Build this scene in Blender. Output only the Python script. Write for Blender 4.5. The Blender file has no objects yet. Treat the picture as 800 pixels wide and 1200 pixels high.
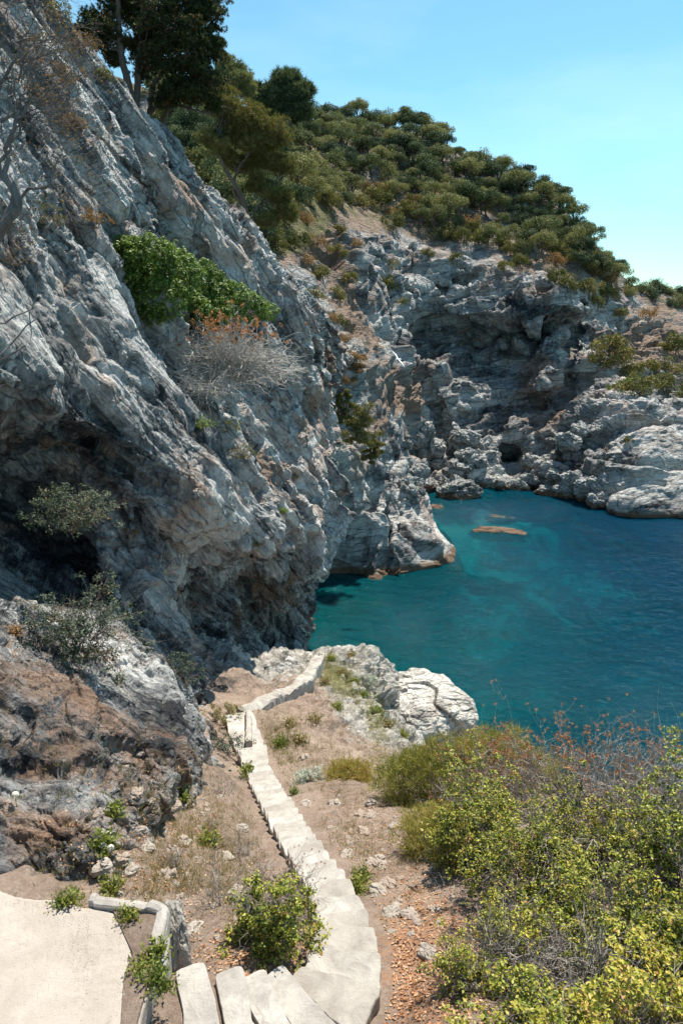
import bpy, math, random
import numpy as np
from mathutils import Vector, Matrix
from mathutils.bvhtree import BVHTree
random.seed(7); rng = np.random.default_rng(7)
R = math.radians
scene = bpy.context.scene
COL = scene.collection

# ------------------------------------------------------------------ camera
CAM = np.array([0., 0., 24.]); PITCH = R(16.0); FPX = 800.0
cp, sp = math.cos(PITCH), math.sin(PITCH)
cam_d = bpy.data.cameras.new('camera'); cam = bpy.data.objects.new('camera', cam_d); COL.objects.link(cam)
cam.location = CAM; cam.rotation_euler = (math.pi/2 - PITCH, 0, 0)
cam_d.sensor_fit = 'VERTICAL'; cam_d.sensor_height = 36; cam_d.lens = 24
cam_d.clip_end = 12000; cam_d.clip_start = 0.1
scene.camera = cam

def P(u, v, t):
    """point at t metres in front of the viewpoint, seen in direction (u, v) of the 800x1200 survey frame"""
    a = (u-400)/FPX; b = (600-v)/FPX
    return np.array([t*a, t*(cp+sp*b), 24 + t*(-sp+cp*b)])
def tz(v, z=0.0):
    b = (600-v)/FPX
    return (z-24)/(-sp+cp*b)
def PZ(u, v, z): return P(u, v, tz(v, z))
def proj(p):
    d = p - CAM
    t = d[..., 1]*cp - d[..., 2]*sp
    up = d[..., 1]*sp + d[..., 2]*cp
    return 400 + FPX*d[..., 0]/t, 600 - FPX*up/t, t

# ------------------------------------------------------------------ world + sun
SUN_EL, SUN_AZ = 63.0, 24.0          # azimuth measured from +Y towards +X
w = bpy.data.worlds.new('World'); scene.world = w; w.use_nodes = True
nt = w.node_tree; bg = nt.nodes['Background']
sky = nt.nodes.new('ShaderNodeTexSky'); sky.sky_type = 'NISHITA'; sky.sun_disc = False
sky.sun_elevation = R(SUN_EL); sky.sun_rotation = R(SUN_AZ)
sky.air_density = 1.0; sky.dust_density = 0.3; sky.ozone_density = 1.0
tint = nt.nodes.new('ShaderNodeMix'); tint.data_type = 'RGBA'; tint.blend_type = 'MULTIPLY'; tint.inputs[0].default_value = 1
tint.inputs[7].default_value = (0.66, 1.02, 0.98, 1)
nt.links.new(sky.outputs[0], tint.inputs[6])
tc = nt.nodes.new('ShaderNodeTexCoord'); mp = nt.nodes.new('ShaderNodeMapping'); mp.inputs['Scale'].default_value = (1.2, 1.2, 4.5); mp.inputs['Rotation'].default_value = (0, 0.5, 0.3)
nz = nt.nodes.new('ShaderNodeTexNoise'); nz.inputs['Scale'].default_value = 1.3; nz.inputs['Detail'].default_value = 7; nz.inputs['Roughness'].default_value = .55
mr = nt.nodes.new('ShaderNodeMapRange'); mr.inputs[1].default_value = .46; mr.inputs[2].default_value = .85; mr.inputs[3].default_value = 0; mr.inputs[4].default_value = .3
mx = nt.nodes.new('ShaderNodeMix'); mx.data_type = 'RGBA'; mx.inputs[7].default_value = (7.5, 8.6, 9.0, 1)
nt.links.new(tc.outputs['Generated'], mp.inputs[0]); nt.links.new(mp.outputs[0], nz.inputs[0]); nt.links.new(nz.outputs[0], mr.inputs[0])
nt.links.new(mr.outputs[0], mx.inputs[0]); nt.links.new(tint.outputs[2], mx.inputs[6]); nt.links.new(mx.outputs[2], bg.inputs[0])
bg.inputs[1].default_value = 0.10
sd = bpy.data.lights.new('sun', 'SUN'); sd.energy = 5.0; sd.angle = R(.5); sd.color = (1, .92, .79)
so = bpy.data.objects.new('sun', sd); COL.objects.link(so)
el, az = R(SUN_EL), R(SUN_AZ)
SUNV = Vector((math.sin(az)*math.cos(el), math.cos(az)*math.cos(el), math.sin(el)))
so.rotation_euler = SUNV.to_track_quat('Z', 'Y').to_euler(); so.location = (0, 0, 90)
scene.view_settings.view_transform = 'Standard'; scene.view_settings.look = 'None'
scene.view_settings.exposure = 0.8; scene.view_settings.gamma = 1; scene.view_settings.use_curve_mapping = False

# ------------------------------------------------------------------ numpy noise
def h3(ix, iy, iz, s):
    x = (ix.astype(np.int64)*374761393 + iy.astype(np.int64)*668265263 + iz.astype(np.int64)*2147483647 + s*974634777) & 0xffffffff
    x = x.astype(np.uint32); x ^= x >> 13; x *= np.uint32(1274126177); x ^= x >> 16; x *= np.uint32(2246822519); x ^= x >> 15
    return x
def vnoise(p, s=0):
    i = np.floor(p).astype(np.int32); f = (p - i).astype(np.float32); f = f*f*(3-2*f); out = 0
    for dx in (0, 1):
        wx = f[:, 0] if dx else 1-f[:, 0]
        for dy in (0, 1):
            wy = f[:, 1] if dy else 1-f[:, 1]
            for dz in (0, 1):
                wz = f[:, 2] if dz else 1-f[:, 2]
                out = out + wx*wy*wz*(h3(i[:, 0]+dx, i[:, 1]+dy, i[:, 2]+dz, s).astype(np.float32)/4294967296.)
    return out*2-1
def fbm(p, o=4, s=0, g=.5):
    a = 1; r = 0
    for k in range(o):
        r = r + a*vnoise(p*(2.03**k)+k*7.3, s+k); a *= g
    return r
def facet(p, s=0, tilt=.9, jit=.75):
    """fractured blocks: every cell a tilted plane of its own height; returns height and closeness to a joint"""
    q = p-.5; b = np.floor(q).astype(np.int32); n = len(p)
    f1 = np.full(n, 9., np.float32); f2 = f1.copy(); hh = np.zeros(n, np.float32)
    for o in range(8):
        c = b + np.array([o & 1, (o >> 1) & 1, (o >> 2) & 1], np.int32)
        h = h3(c[:, 0], c[:, 1], c[:, 2], s)
        r1 = (h & 1023).astype(np.float32)/1023; r2 = ((h >> 10) & 1023).astype(np.float32)/1023; r3 = ((h >> 20) & 1023).astype(np.float32)/1023
        d0 = (p[:, 0]-c[:, 0]-.5-(r1-.5)*jit).astype(np.float32); d1 = (p[:, 1]-c[:, 1]-.5-(r2-.5)*jit).astype(np.float32); d2_ = (p[:, 2]-c[:, 2]-.5-(r3-.5)*jit).astype(np.float32)
        d = d0*d0+d1*d1+d2_*d2_
        h2 = h*np.uint32(2654435761); t1 = (h2 & 1023).astype(np.float32)/512-1; t2 = ((h2 >> 10) & 1023).astype(np.float32)/512-1; t3 = ((h2 >> 20) & 1023).astype(np.float32)/512-1
        val = t3*.45 + tilt*(t1*d0 + t2*d1 + (r1*2-1)*d2_)
        m = d < f1
        f2 = np.where(m, f1, np.minimum(f2, d)); f1 = np.where(m, d, f1); hh = np.where(m, val, hh)
    e = np.sqrt(f2)-np.sqrt(f1)
    return hh, np.clip(e/.13, 0, 1)

# ------------------------------------------------------------------ mesh helpers
def setp(o, label=None, cat=None, group=None, kind=None):
    if label: o['label'] = label
    if cat: o['category'] = cat
    if group: o['group'] = group
    if kind: o['kind'] = kind
    return o
def mesh_np(name, V, F, mat, parent=None, smooth=False, attrs=None):
    """V (n,3); F (m,k) int array or a list of such arrays"""
    Fs = F if isinstance(F, list) else [F]
    Fs = [np.asarray(f) for f in Fs if len(f)]
    me = bpy.data.meshes.new(name); V = np.asarray(V, np.float32)
    me.vertices.add(len(V)); me.vertices.foreach_set('co', V.ravel())
    nl = sum(f.size for f in Fs); npoly = sum(len(f) for f in Fs)
    me.loops.add(nl); me.loops.foreach_set('vertex_index', np.concatenate([f.ravel() for f in Fs]).astype(np.int32))
    tot = np.concatenate([np.full(len(f), f.shape[1], np.int32) for f in Fs])
    st = np.concatenate([[0], np.cumsum(tot)[:-1]]).astype(np.int32)
    me.polygons.add(npoly); me.polygons.foreach_set('loop_start', st); me.polygons.foreach_set('loop_total', tot)
    me.polygons.foreach_set('use_smooth', np.full(npoly, smooth, bool))
    me.update(calc_edges=True)
    if attrs:
        for k, a in attrs.items():
            at = me.attributes.new(k, 'FLOAT', 'POINT'); at.data.foreach_set('value', np.asarray(a, np.float32))
    me.materials.append(mat)
    o = bpy.data.objects.new(name, me); COL.objects.link(o)
    if parent: o.parent = parent
    return o
def empty(name, loc=(0, 0, 0), rz=0):
    o = bpy.data.objects.new(name, None); COL.objects.link(o); o.location = loc; o.rotation_euler = (0, 0, rz); return o
def copy_tree(o, parent=None):
    c = o.copy(); COL.objects.link(c)
    if parent: c.parent = parent
    for ch in [x for x in o.children]: copy_tree(ch, c)
    return c
class MB:
    def __init__(s): s.V = []; s.Q = []; s.T = []; s.n = 0
    def add(s, V, Q=None, T=None):
        V = np.asarray(V, float)
        if Q is not None and len(Q): s.Q.append(np.asarray(Q)+s.n)
        if T is not None and len(T): s.T.append(np.asarray(T)+s.n)
        s.V.append(V); s.n += len(V)
    def tube(s, pts, rad, k=5):
        pts = np.asarray(pts, float); m = len(pts)
        rad = np.broadcast_to(rad, (m,))
        tan = np.gradient(pts, axis=0); tan /= np.linalg.norm(tan, axis=1)[:, None]+1e-9
        ref = np.array([.31, .17, .93]) if abs(tan[0][2]) < .8 else np.array([1., .2, 0])
        a = np.cross(tan, ref); a /= np.linalg.norm(a, axis=1)[:, None]+1e-9; b = np.cross(tan, a)
        th = np.arange(k)*2*math.pi/k
        V = pts[:, None]+rad[:, None, None]*(np.cos(th)[None, :, None]*a[:, None]+np.sin(th)[None, :, None]*b[:, None])
        i = np.arange(m-1)[:, None]*k; j = np.arange(k)[None]; j2 = (j+1) % k
        Q = np.stack([i+j, i+j2, i+k+j2, i+k+j], -1).reshape(-1, 4)
        s.add(V.reshape(-1, 3), Q)
    def cards(s, pos, nrm, size, asp=.5, fold=0.0, r=rng):
        """one small pointed leaf (a kite quad) for each position"""
        n = len(pos); nrm = nrm/(np.linalg.norm(nrm, axis=1)[:, None]+1e-9)
        q = r.normal(size=(n, 3)); d = q - (q*nrm).sum(1)[:, None]*nrm; d /= np.linalg.norm(d, axis=1)[:, None]+1e-9
        e = np.cross(nrm, d); sz = np.broadcast_to(size, (n,))[:, None]
        V = np.stack([pos-d*sz*.5, pos+e*sz*asp*.5+nrm*sz*fold+d*sz*.08, pos+d*sz*.5, pos-e*sz*asp*.5+nrm*sz*fold+d*sz*.08], 1).reshape(-1, 3)
        s.add(V, np.arange(n*4).reshape(-1, 4))
    def blades(s, base, dirv, length, width):
        """thin needles or grass blades (quads)"""
        n = len(base); dirv = dirv/(np.linalg.norm(dirv, axis=1)[:, None]+1e-9)
        q = rng.normal(size=(n, 3)); e = np.cross(dirv, q); e /= np.linalg.norm(e, axis=1)[:, None]+1e-9
        L = np.broadcast_to(length, (n,))[:, None]; W = np.broadcast_to(width, (n,))[:, None]
        V = np.stack([base-e*W*.5, base+e*W*.5, base+dirv*L+e*W*.12, base+dirv*L-e*W*.12], 1).reshape(-1, 3)
        s.add(V, np.arange(n*4).reshape(-1, 4))
    def build(s, name, mat, parent=None, smooth=False):
        F = []
        if s.Q: F.append(np.concatenate(s.Q))
        if s.T: F.append(np.concatenate(s.T))
        return mesh_np(name, np.concatenate(s.V), F, mat, parent, smooth)

# ------------------------------------------------------------------ materials
class NT:
    def __init__(s, name):
        s.m = bpy.data.materials.new(name); s.m.use_nodes = True; s.t = s.m.node_tree; s.b = s.t.nodes['Principled BSDF']
        s.out = s.t.nodes['Material Output']; s.b.inputs['Roughness'].default_value = .85; s.b.inputs['Specular IOR Level'].default_value = .25
    def n(s, ty, **kw):
        x = s.t.nodes.new(ty)
        for k, v in kw.items():
            if k.startswith('_'): setattr(x, k[1:], v)
            else: x.inputs[k.replace('__', ' ')].default_value = v
        return x
    def l(s, a, b): s.t.links.new(a, b)
    def coord(s, scale=(1, 1, 1), rot=(0, 0, 0)):
        c = s.n('ShaderNodeTexCoord'); m = s.n('ShaderNodeMapping'); m.inputs['Scale'].default_value = scale; m.inputs['Rotation'].default_value = rot
        s.l(c.outputs['Object'], m.inputs[0]); return m.outputs[0]
    def along(s, c, f, f2=1.0):
        """object coordinates in a frame whose first axis is c, squeezed by f along it"""
        c = Vector(c).normalized(); a = c.cross(Vector((0, 0, 1))).normalized(); b = c.cross(a)
        g = s.n('ShaderNodeTexCoord'); cm = s.n('ShaderNodeCombineXYZ')
        for i, (ax, k) in enumerate(((c, f), (a, 1.0), (b, f2))):
            d_ = s.n('ShaderNodeVectorMath'); d_.operation = 'DOT_PRODUCT'; s.l(g.outputs['Object'], d_.inputs[0]); d_.inputs[1].default_value = tuple(ax*k); s.l(d_.outputs['Value'], cm.inputs[i])
        return cm.outputs[0]
    def noise(s, co, scale, detail=6, rough=.55, dist=0):
        x = s.n('ShaderNodeTexNoise', Scale=scale, Detail=detail, Roughness=rough, Distortion=dist); s.l(co, x.inputs['Vector']); return x.outputs[0]
    def voro(s, co, scale, feat='F1', rnd=1):
        x = s.n('ShaderNodeTexVoronoi', _feature=feat, Scale=scale, Randomness=rnd); s.l(co, x.inputs['Vector']); return x
    def mr(s, v, a, b, c=0, d=1):
        x = s.n('ShaderNodeMapRange'); x.inputs[1].default_value = a; x.inputs[2].default_value = b; x.inputs[3].default_value = c; x.inputs[4].default_value = d
        s.l(v, x.inputs[0]); return x.outputs[0]
    def mix(s, f, a, b, mode='MIX'):
        x = s.n('ShaderNodeMix'); x.data_type = 'RGBA'; x.blend_type = mode
        for i, v in ((0, f), (6, a), (7, b)):
            if isinstance(v, (int, float)): x.inputs[i].default_value = v
            elif isinstance(v, tuple): x.inputs[i].default_value = v+(1,) if len(v) == 3 else v
            else: s.l(v, x.inputs[i])
        return x.outputs[2]
    def math(s, op, a, b=0.0):
        x = s.n('ShaderNodeMath'); x.operation = op
        for i, v in ((0, a), (1, b)):
            if isinstance(v, (int, float)): x.inputs[i].default_value = v
            else: s.l(v, x.inputs[i])
        return x.outputs[0]
    def ramp(s, v, stops):
        x = s.n('ShaderNodeValToRGB'); e = x.color_ramp.elements
        while len(e) < len(stops): e.new(.5)
        for i, (p, c) in enumerate(stops): e[i].position = p; e[i].color = c+(1,)
        s.l(v, x.inputs[0]); return x.outputs[0]
    def bump(s, h, dist, strength=1, prev=None):
        x = s.n('ShaderNodeBump', Strength=strength, Distance=dist); s.l(h, x.inputs['Height'])
        if prev is not None: s.l(prev, x.inputs['Normal'])
        return x.outputs[0]
    def attr(s, name):
        x = s.n('ShaderNodeAttribute'); x.attribute_name = name; return x.outputs['Fac']
    def posz(s):
        g = s.n('ShaderNodeNewGeometry'); x = s.n('ShaderNodeSeparateXYZ'); s.l(g.outputs['Position'], x.inputs[0]); return x.outputs[2]

def rock_mat(name, dark, mid, light, rust, k=1.0, bedv=(.8, .3, .1), bf=.2, bf2=1.0, wet=True, rustiness=.5, soilcol=(.30, .215, .165)):
    m = NT(name); co = m.coord(); cs = m.along(bedv, bf, bf2)
    streak = m.noise(cs, .9*k, 10, .68, .6); big = m.noise(co, .16*k, 5, .6, .5); fine = m.noise(co, 7*k, 10, .75); midn = m.noise(co, 1.6*k, 12, .72, .3)
    val = m.math('ADD', m.math('MULTIPLY', streak, .62), m.math('MULTIPLY', midn, .38))
    val = m.math('ADD', val, m.math('MULTIPLY', m.math('SUBTRACT', big, .5), .45))
    val = m.math('ADD', val, m.math('MULTIPLY', m.math('SUBTRACT', fine, .5), .35))
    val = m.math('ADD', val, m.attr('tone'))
    cell = m.voro(m.mix(.12, cs, m.n('ShaderNodeTexNoise', Scale=2*k).outputs[1]), 1.1*k)
    cs_ = m.n('ShaderNodeSeparateColor'); m.l(cell.outputs['Color'], cs_.inputs[0]); val = m.math('ADD', val, m.math('MULTIPLY', m.math('SUBTRACT', cs_.outputs[0], .5), .16))
    c = m.ramp(val, [(.36, dark), (.455, mid), (.53, tuple(.5*(a+b) for a, b in zip(mid, light))), (.60, light)])
    rn = m.noise(m.coord(scale=(1, 1, 1.2)), .45*k, 9, .66, .8)
    rf = m.mr(m.math('ADD', rn, m.math('MULTIPLY', m.attr('rust'), .2)), .52, .66, 0, rustiness); rf = m.math('MULTIPLY', rf, m.mr(fine, .35, .6, .3, 1))
    c = m.mix(rf, c, rust)
    # lichen freckles
    lf = m.mr(m.noise(co, 3.6*k, 14, .85), .56, .62, 0, .75); pm = m.mr(m.noise(co, .5*k, 4, .6), .42, .58, .15, 1); c = m.mix(m.math('MULTIPLY', lf, pm), c, light)
    dk = m.mr(m.noise(co, 2.9*k, 14, .85, 1.2), .575, .63, 0, .75); c = m.mix(m.math('MULTIPLY', dk, pm), c, dark)
    ck = m.voro(m.mix(.18, cs, m.n('ShaderNodeTexNoise', Scale=1.5*k, Detail=6).outputs[1]), 1.7*k, 'DISTANCE_TO_EDGE').outputs[0]
    c = m.mix(m.math('MULTIPLY', m.mr(ck, .035, .0), m.mr(midn, .42, .56, 0, .85)), c, tuple(x*.6 for x in dark))
    so_ = m.attr('soil'); sn = m.math('ADD', so_, m.math('MULTIPLY', m.math('SUBTRACT', midn, .5), 1.3))
    sc = m.mix(m.noise(co, 3*k, 8, .7), tuple(x*.6 for x in soilcol), tuple(x*1.35 for x in soilcol))
    c = m.mix(m.mr(sn, .38, .62), c, sc)
    gr = m.attr('green'); gn = m.math('ADD', gr, m.math('MULTIPLY', m.math('SUBTRACT', m.noise(co, 2.2*k, 9, .75), .5), 1.5))
    gc = m.mix(m.noise(co, 5*k, 6, .7), (.07, .09, .025), (.22, .20, .075))
    c = m.mix(m.mr(gn, .42, .6, 0, .9), c, gc)
    if wet:
        z = m.math('ADD', m.posz(), m.math('MULTIPLY', m.math('SUBTRACT', m.noise(co, .9, 5), .5), 1.2))
        band = m.mr(z, .95, .45); c = m.mix(band, c, m.mix(fine, (.15, .09, .06), (.31, .21, .14)))
        dd = m.mr(z, .05, -.35); c = m.mix(dd, c, (.12, .06, .025))
    m.l(c, m.b.inputs['Base Color'])
    v = m.voro(cs, 3.2*k, 'DISTANCE_TO_EDGE').outputs[0]; v2 = m.voro(m.mix(.1, co, m.n('ShaderNodeTexNoise', Scale=5*k).outputs[1]), 9*k, 'DISTANCE_TO_EDGE').outputs[0]
    b = m.bump(m.noise(cs, 1.9*k, 14, .72, .5), .42/k, 1)
    b = m.bump(m.mr(v, 0, .12), .07/k, .8, b); b = m.bump(m.mr(ck, 0, .05), .12/k, .8, b)
    b = m.bump(m.mr(v2, 0, .1), .02/k, .7, b); b = m.bump(fine, .05/k, 1, b)
    m.l(b, m.b.inputs['Normal']); m.b.inputs['Roughness'].default_value = .8
    return m.m

def leaf_mat(name, cols, trans=.35, rough=.5, spec=.35, patch=.6, pc=(.2, .1, .03), pf=0.0, ov=.3):
    m = NT(name); g = m.n('ShaderNodeNewGeometry'); rnd = g.outputs['Random Per Island']; co = m.coord()
    oi = m.n('ShaderNodeObjectInfo')
    v = m.math('ADD', m.math('MULTIPLY', rnd, .55), m.math('MULTIPLY', m.noise(co, patch, 4), .5))
    v = m.math('ADD', v, m.math('MULTIPLY', m.math('SUBTRACT', oi.outputs['Random'], .5), ov))
    n = len(cols); c = m.ramp(v, [(.22+.56*i/(n-1), cols[i]) for i in range(n)])
    if pf > 0:
        f = m.mr(m.math('ADD', m.noise(co, patch*1.7, 3), m.math('MULTIPLY', rnd, .3)), .86-pf*.35, .9-pf*.3); c = m.mix(f, c, pc)
    m.l(c, m.b.inputs['Base Color']); m.b.inputs['Roughness'].default_value = rough; m.b.inputs['Specular IOR Level'].default_value = spec
    tr = m.n('ShaderNodeBsdfTranslucent'); m.l(m.mix(1, c, (1.15, 1.15, .6), 'MULTIPLY'), tr.inputs[0])
    ms = m.n('ShaderNodeMixShader'); ms.inputs[0].default_value = trans
    m.l(m.b.outputs[0], ms.inputs[1]); m.l(tr.outputs[0], ms.inputs[2]); m.l(ms.outputs[0], m.out.inputs[0])
    return m.m
def bark_mat(name, a, b, k=8):
    m = NT(name); co = m.coord(scale=(1, 1, .25)); n = m.noise(co, k, 8, .7)
    m.l(m.mix(m.mr(n, .3, .7), a, b), m.b.inputs['Base Color']); m.l(m.bump(n, .03), m.b.inputs['Normal']); return m.m

# bedding runs down along the crest (to the right and away)
M = {}
M['rock_near'] = rock_mat('pale_lichened_rock', (.04, .044, .05), (.25, .256, .262), (.70, .695, .68), (.47, .28, .18), 1.0, bedv=(.55, .27, -.75), bf=.16, bf2=1.0, rustiness=.75)
M['rock_far'] = rock_mat('grey_sea_cliff_rock', (.04, .044, .05), (.225, .23, .235), (.64, .63, .61), (.42, .27, .19), .32, bedv=(.93, .3, .10), bf=.28, bf2=1.8, rustiness=.75)
M['rock_white'] = rock_mat('bleached_rock', (.30, .28, .26), (.62, .59, .54), (.80, .77, .72), (.60, .42, .30), 1.4, rustiness=.35, wet=False)
M['boulder'] = rock_mat('shore_boulder_rock', (.10, .10, .10), (.30, .30, .29), (.50, .50, .48), (.36, .22, .14), .7, rustiness=.3)

def ground_mat():
    m = NT('dry_stony_soil'); co = m.coord()
    n1 = m.noise(co, .8, 8, .65, .4); n2 = m.noise(co, 9, 10, .75); n3 = m.noise(co, 2.6, 10, .75)
    c = m.ramp(m.math('ADD', m.math('MULTIPLY', n1, .5), m.math('MULTIPLY', n2, .5)), [(.33, (.155, .11, .085)), (.5, (.30, .225, .18)), (.66, (.44, .35, .285))])
    v = m.voro(co, 26, 'F1'); peb = m.mr(v.outputs['Distance'], .33, .2); sel = m.mr(m.noise(co, 21, 3), .52, .6)
    c = m.mix(m.math('MULTIPLY', peb, sel), c, m.mix(v.outputs['Color'], (.52, .44, .37), (.28, .24, .21)))
    lit = m.attr('litter'); lv = m.voro(co, 34, 'F1'); lf = m.math('ADD', lit, m.math('MULTIPLY', m.math('SUBTRACT', m.noise(co, 6, 8, .8), .5), 1.6))
    c = m.mix(m.math('MULTIPLY', m.mr(lf, .42, .62), m.mr(lv.outputs['Distance'], .5, .3, .35, 1)), c, m.mix(lv.outputs['Color'], (.42, .17, .07), (.50, .30, .18)))
    rk = m.math('ADD', m.attr('rocky'), m.math('MULTIPLY', m.math('SUBTRACT', n3, .5), 1.1))
    rc = m.ramp(m.noise(co, 2.0, 14, .76, .8), [(.34, (.12, .115, .105)), (.5, (.36, .34, .31)), (.62, (.62, .59, .55))])
    c = m.mix(m.mr(rk, .46, .6), c, rc)
    gr = m.math('ADD', m.attr('green'), m.math('MULTIPLY', m.math('SUBTRACT', m.noise(co, 3.5, 8, .8), .5), 1.7))
    c = m.mix(m.mr(gr, .48, .66, 0, .85), c, m.mix(n2, (.09, .11, .03), (.26, .22, .08)))
    m.l(c, m.b.inputs['Base Color'])
    b = m.bump(n3, .16, 1); b = m.bump(v.outputs['Distance'], .02, .7, b); b = m.bump(n2, .03, 1, b); m.l(b, m.b.inputs['Normal'])
    m.b.inputs['Roughness'].default_value = .95
    return m.m
M['ground'] = ground_mat()
def concrete(name, a, b, stain=(.36, .27, .2), k=1.):
    m = NT(name); co = m.coord(); n1 = m.noise(co, 1.7*k, 10, .68, .4); n2 = m.noise(co, 22*k, 8, .75)
    c = m.mix(m.mr(n1, .35, .65), a, b)
    c = m.mix(m.mr(m.noise(co, 3.3*k, 12, .8, 1), .57, .68, 0, .65), c, stain)
    c = m.mix(m.mr(n2, .62, .74, 0, .5), c, tuple(x*.45 for x in a))
    oi = m.n('ShaderNodeObjectInfo'); c = m.mix(m.mr(oi.outputs['Random'], 0, 1, 0, .45), c, stain)
    m.l(c, m.b.inputs['Base Color']); bb = m.bump(n1, .04, .8); bb = m.bump(n2, .012, .9, bb); m.l(bb, m.b.inputs['Normal']); return m.m
M['concrete'] = concrete('sunbleached_screed', (.34, .295, .255), (.44, .395, .35), (.22, .165, .13), 1.1)
M['step'] = concrete('pale_step_stone', (.30, .28, .26), (.52, .50, .465), (.24, .20, .165), 2.0)
M['wallstone'] = concrete('weathered_wall_stone', (.30, .29, .27), (.48, .46, .43), (.2, .17, .14), 2)

M['leaf_pine'] = leaf_mat('far_pine_needles', [(.035, .06, .04), (.095, .13, .065), (.185, .20, .09), (.29, .27, .12)], .2, .7, .15, .35, ov=.75)
M['leaf_olive'] = leaf_mat('olive_shrub_leaves', [(.05, .065, .02), (.11, .125, .04), (.19, .18, .06), (.25, .19, .075)], .25, .7, .15, .5)
M['leaf_dry'] = leaf_mat('dry_rust_shrub_leaves', [(.10, .09, .04), (.23, .14, .07), (.36, .17, .08), (.33, .25, .14)], .25, .8, .1, .5)
M['needle_near'] = leaf_mat('near_pine_needles', [(.012, .022, .010), (.03, .048, .016), (.065, .08, .025), (.10, .10, .035)], .25, .55, .25, .9, (.26, .12, .05), .12)
M['leaf_fresh'] = leaf_mat('bright_green_leaves', [(.06, .12, .022), (.12, .21, .04), (.20, .28, .065), (.27, .31, .10)], .35, .5, .35, 1.1)
M['leaf_mastic'] = leaf_mat('mastic_leaves', [(.06, .08, .018), (.21, .24, .03), (.40, .38, .05), (.52, .38, .09)], .2, .45, .25, 2.6, (.36, .19, .07), .12)
M['leaf_deep'] = leaf_mat('dark_mastic_leaves', [(.04, .065, .014), (.16, .20, .026), (.32, .34, .045), (.44, .35, .08)], .2, .42, .28, 2.8, (.36, .2, .07), .06)
M['leaf_grey'] = leaf_mat('grey_green_leaves', [(.035, .055, .04), (.075, .105, .075), (.12, .15, .105), (.18, .18, .12)], .25, .6, .25, 1.2, (.3, .17, .09), .08)  # grey-green darkened so the colour carries the shade on the cliff shrubs
M['leaf_silver'] = leaf_mat('silver_leaves', [(.26, .29, .24), (.38, .42, .36), (.5, .52, .46)], .2, .7, .2, 1.2)
M['broom'] = leaf_mat('broom_stems', [(.13, .15, .045), (.27, .28, .075), (.42, .37, .12), (.52, .36, .16)], .3, .6, .2, 1.0)
M['rusttip'] = leaf_mat('rusty_flower_heads', [(.26, .13, .07), (.42, .20, .11), (.50, .27, .16)], .3, .8, .1, 1.5)
M['grass_dry'] = leaf_mat('dry_grass', [(.16, .14, .06), (.30, .25, .12), (.42, .34, .2)], .3, .7, .2, 1.0)
M['weed'] = leaf_mat('weed_leaves', [(.10, .14, .03), (.20, .24, .05), (.30, .29, .07)], .35, .5, .3, 2.0)
M['litter'] = leaf_mat('fallen_leaves', [(.20, .09, .04), (.40, .18, .08), (.50, .30, .18), (.55, .42, .3)], .1, .8, .2, 2.0)
M['petal'] = leaf_mat('white_petals', [(.75, .74, .68), (.8, .8, .76)], .3, .6, .2)
M['bark'] = bark_mat('dark_pine_bark', (.06, .045, .035), (.17, .13, .10))
M['twig'] = bark_mat('grey_twigs', (.20, .175, .155), (.40, .36, .32), 14)
M['twig_dark'] = bark_mat('brown_twigs', (.08, .06, .05), (.24, .19, .16), 14)
M['pale_twig'] = bark_mat('pale_grey_twigs', (.33, .31, .29), (.56, .53, .49), 9)
M['dead'] = bark_mat('dead_grey_wood', (.07, .06, .06), (.25, .22, .21), 9)

# ------------------------------------------------------------------ lofted terrain
def cr(A, x):
    """Catmull-Rom along axis 0 at parameters x"""
    n = len(A); i = np.clip(np.floor(x).astype(int), 0, n-2); f = (x-i).reshape((-1,)+(1,)*(A.ndim-1))
    a = A[np.clip(i-1, 0, n-1)]; b = A[i]; c = A[i+1]; d = A[np.clip(i+2, 0, n-1)]
    a = np.where((i == 0).reshape(f.shape), 2*b-c, a); d = np.where((i == n-2).reshape(f.shape), 2*c-b, d)
    return .5*((2*b)+(-a+c)*f+(2*a-5*b+4*c-d)*f*f+(-a+3*b-3*c+d)*f**3)
def pt(e):
    if isinstance(e[2], str): return PZ(e[0], e[1], float(e[2]))
    return P(*e)
def loft(cols, nu, nv, wu=None):
    """cols: list of columns of control points, top to bottom; returns grid (nu, nv, 3)"""
    A = np.array([[pt(e) for e in c] for c in cols])
    xu = np.linspace(0, len(cols)-1, nu) if wu is None else np.interp(np.linspace(0, 1, nu), np.cumsum([0]+wu)/sum(wu), np.arange(len(cols)))
    B = cr(A, xu); Cc = cr(np.swapaxes(B, 0, 1), np.linspace(0, A.shape[1]-1, nv))
    return np.swapaxes(Cc, 0, 1)
def normals(G):
    a = np.gradient(G, axis=0); b = np.gradient(G, axis=1); n = np.cross(b, a); return n/(np.linalg.norm(n, axis=2)[..., None]+1e-9)
def stretch(G, T, k):
    a = np.linalg.norm(np.gradient(G, axis=0), axis=2); b = np.linalg.norm(np.gradient(G, axis=1), axis=2)
    m = np.maximum(a, b)/T; return np.clip(k*np.median(m)/m, .12, 1).reshape(-1)
def reparam(G):
    """even out the rows of each column by length over distance"""
    out = np.empty_like(G); n = G.shape[1]; T = proj(G)[2]
    for i in range(G.shape[0]):
        sgm = np.linalg.norm(np.diff(G[i], axis=0), axis=1)/np.maximum(.5*(T[i, 1:]+T[i, :-1]), 4); sgm = sgm+sgm.mean()*.15
        sc = np.concatenate([[0], np.cumsum(sgm)]); x = np.linspace(0, sc[-1], n)
        for k in range(3): out[i, :, k] = np.interp(x, sc, G[i, :, k])
    return out
def gridfaces(nu, nv):
    i = np.arange(nu-1)[:, None]*nv+np.arange(nv-1)[None]
    return np.stack([i, i+1, i+nv+1, i+nv], -1).reshape(-1, 4)
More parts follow.
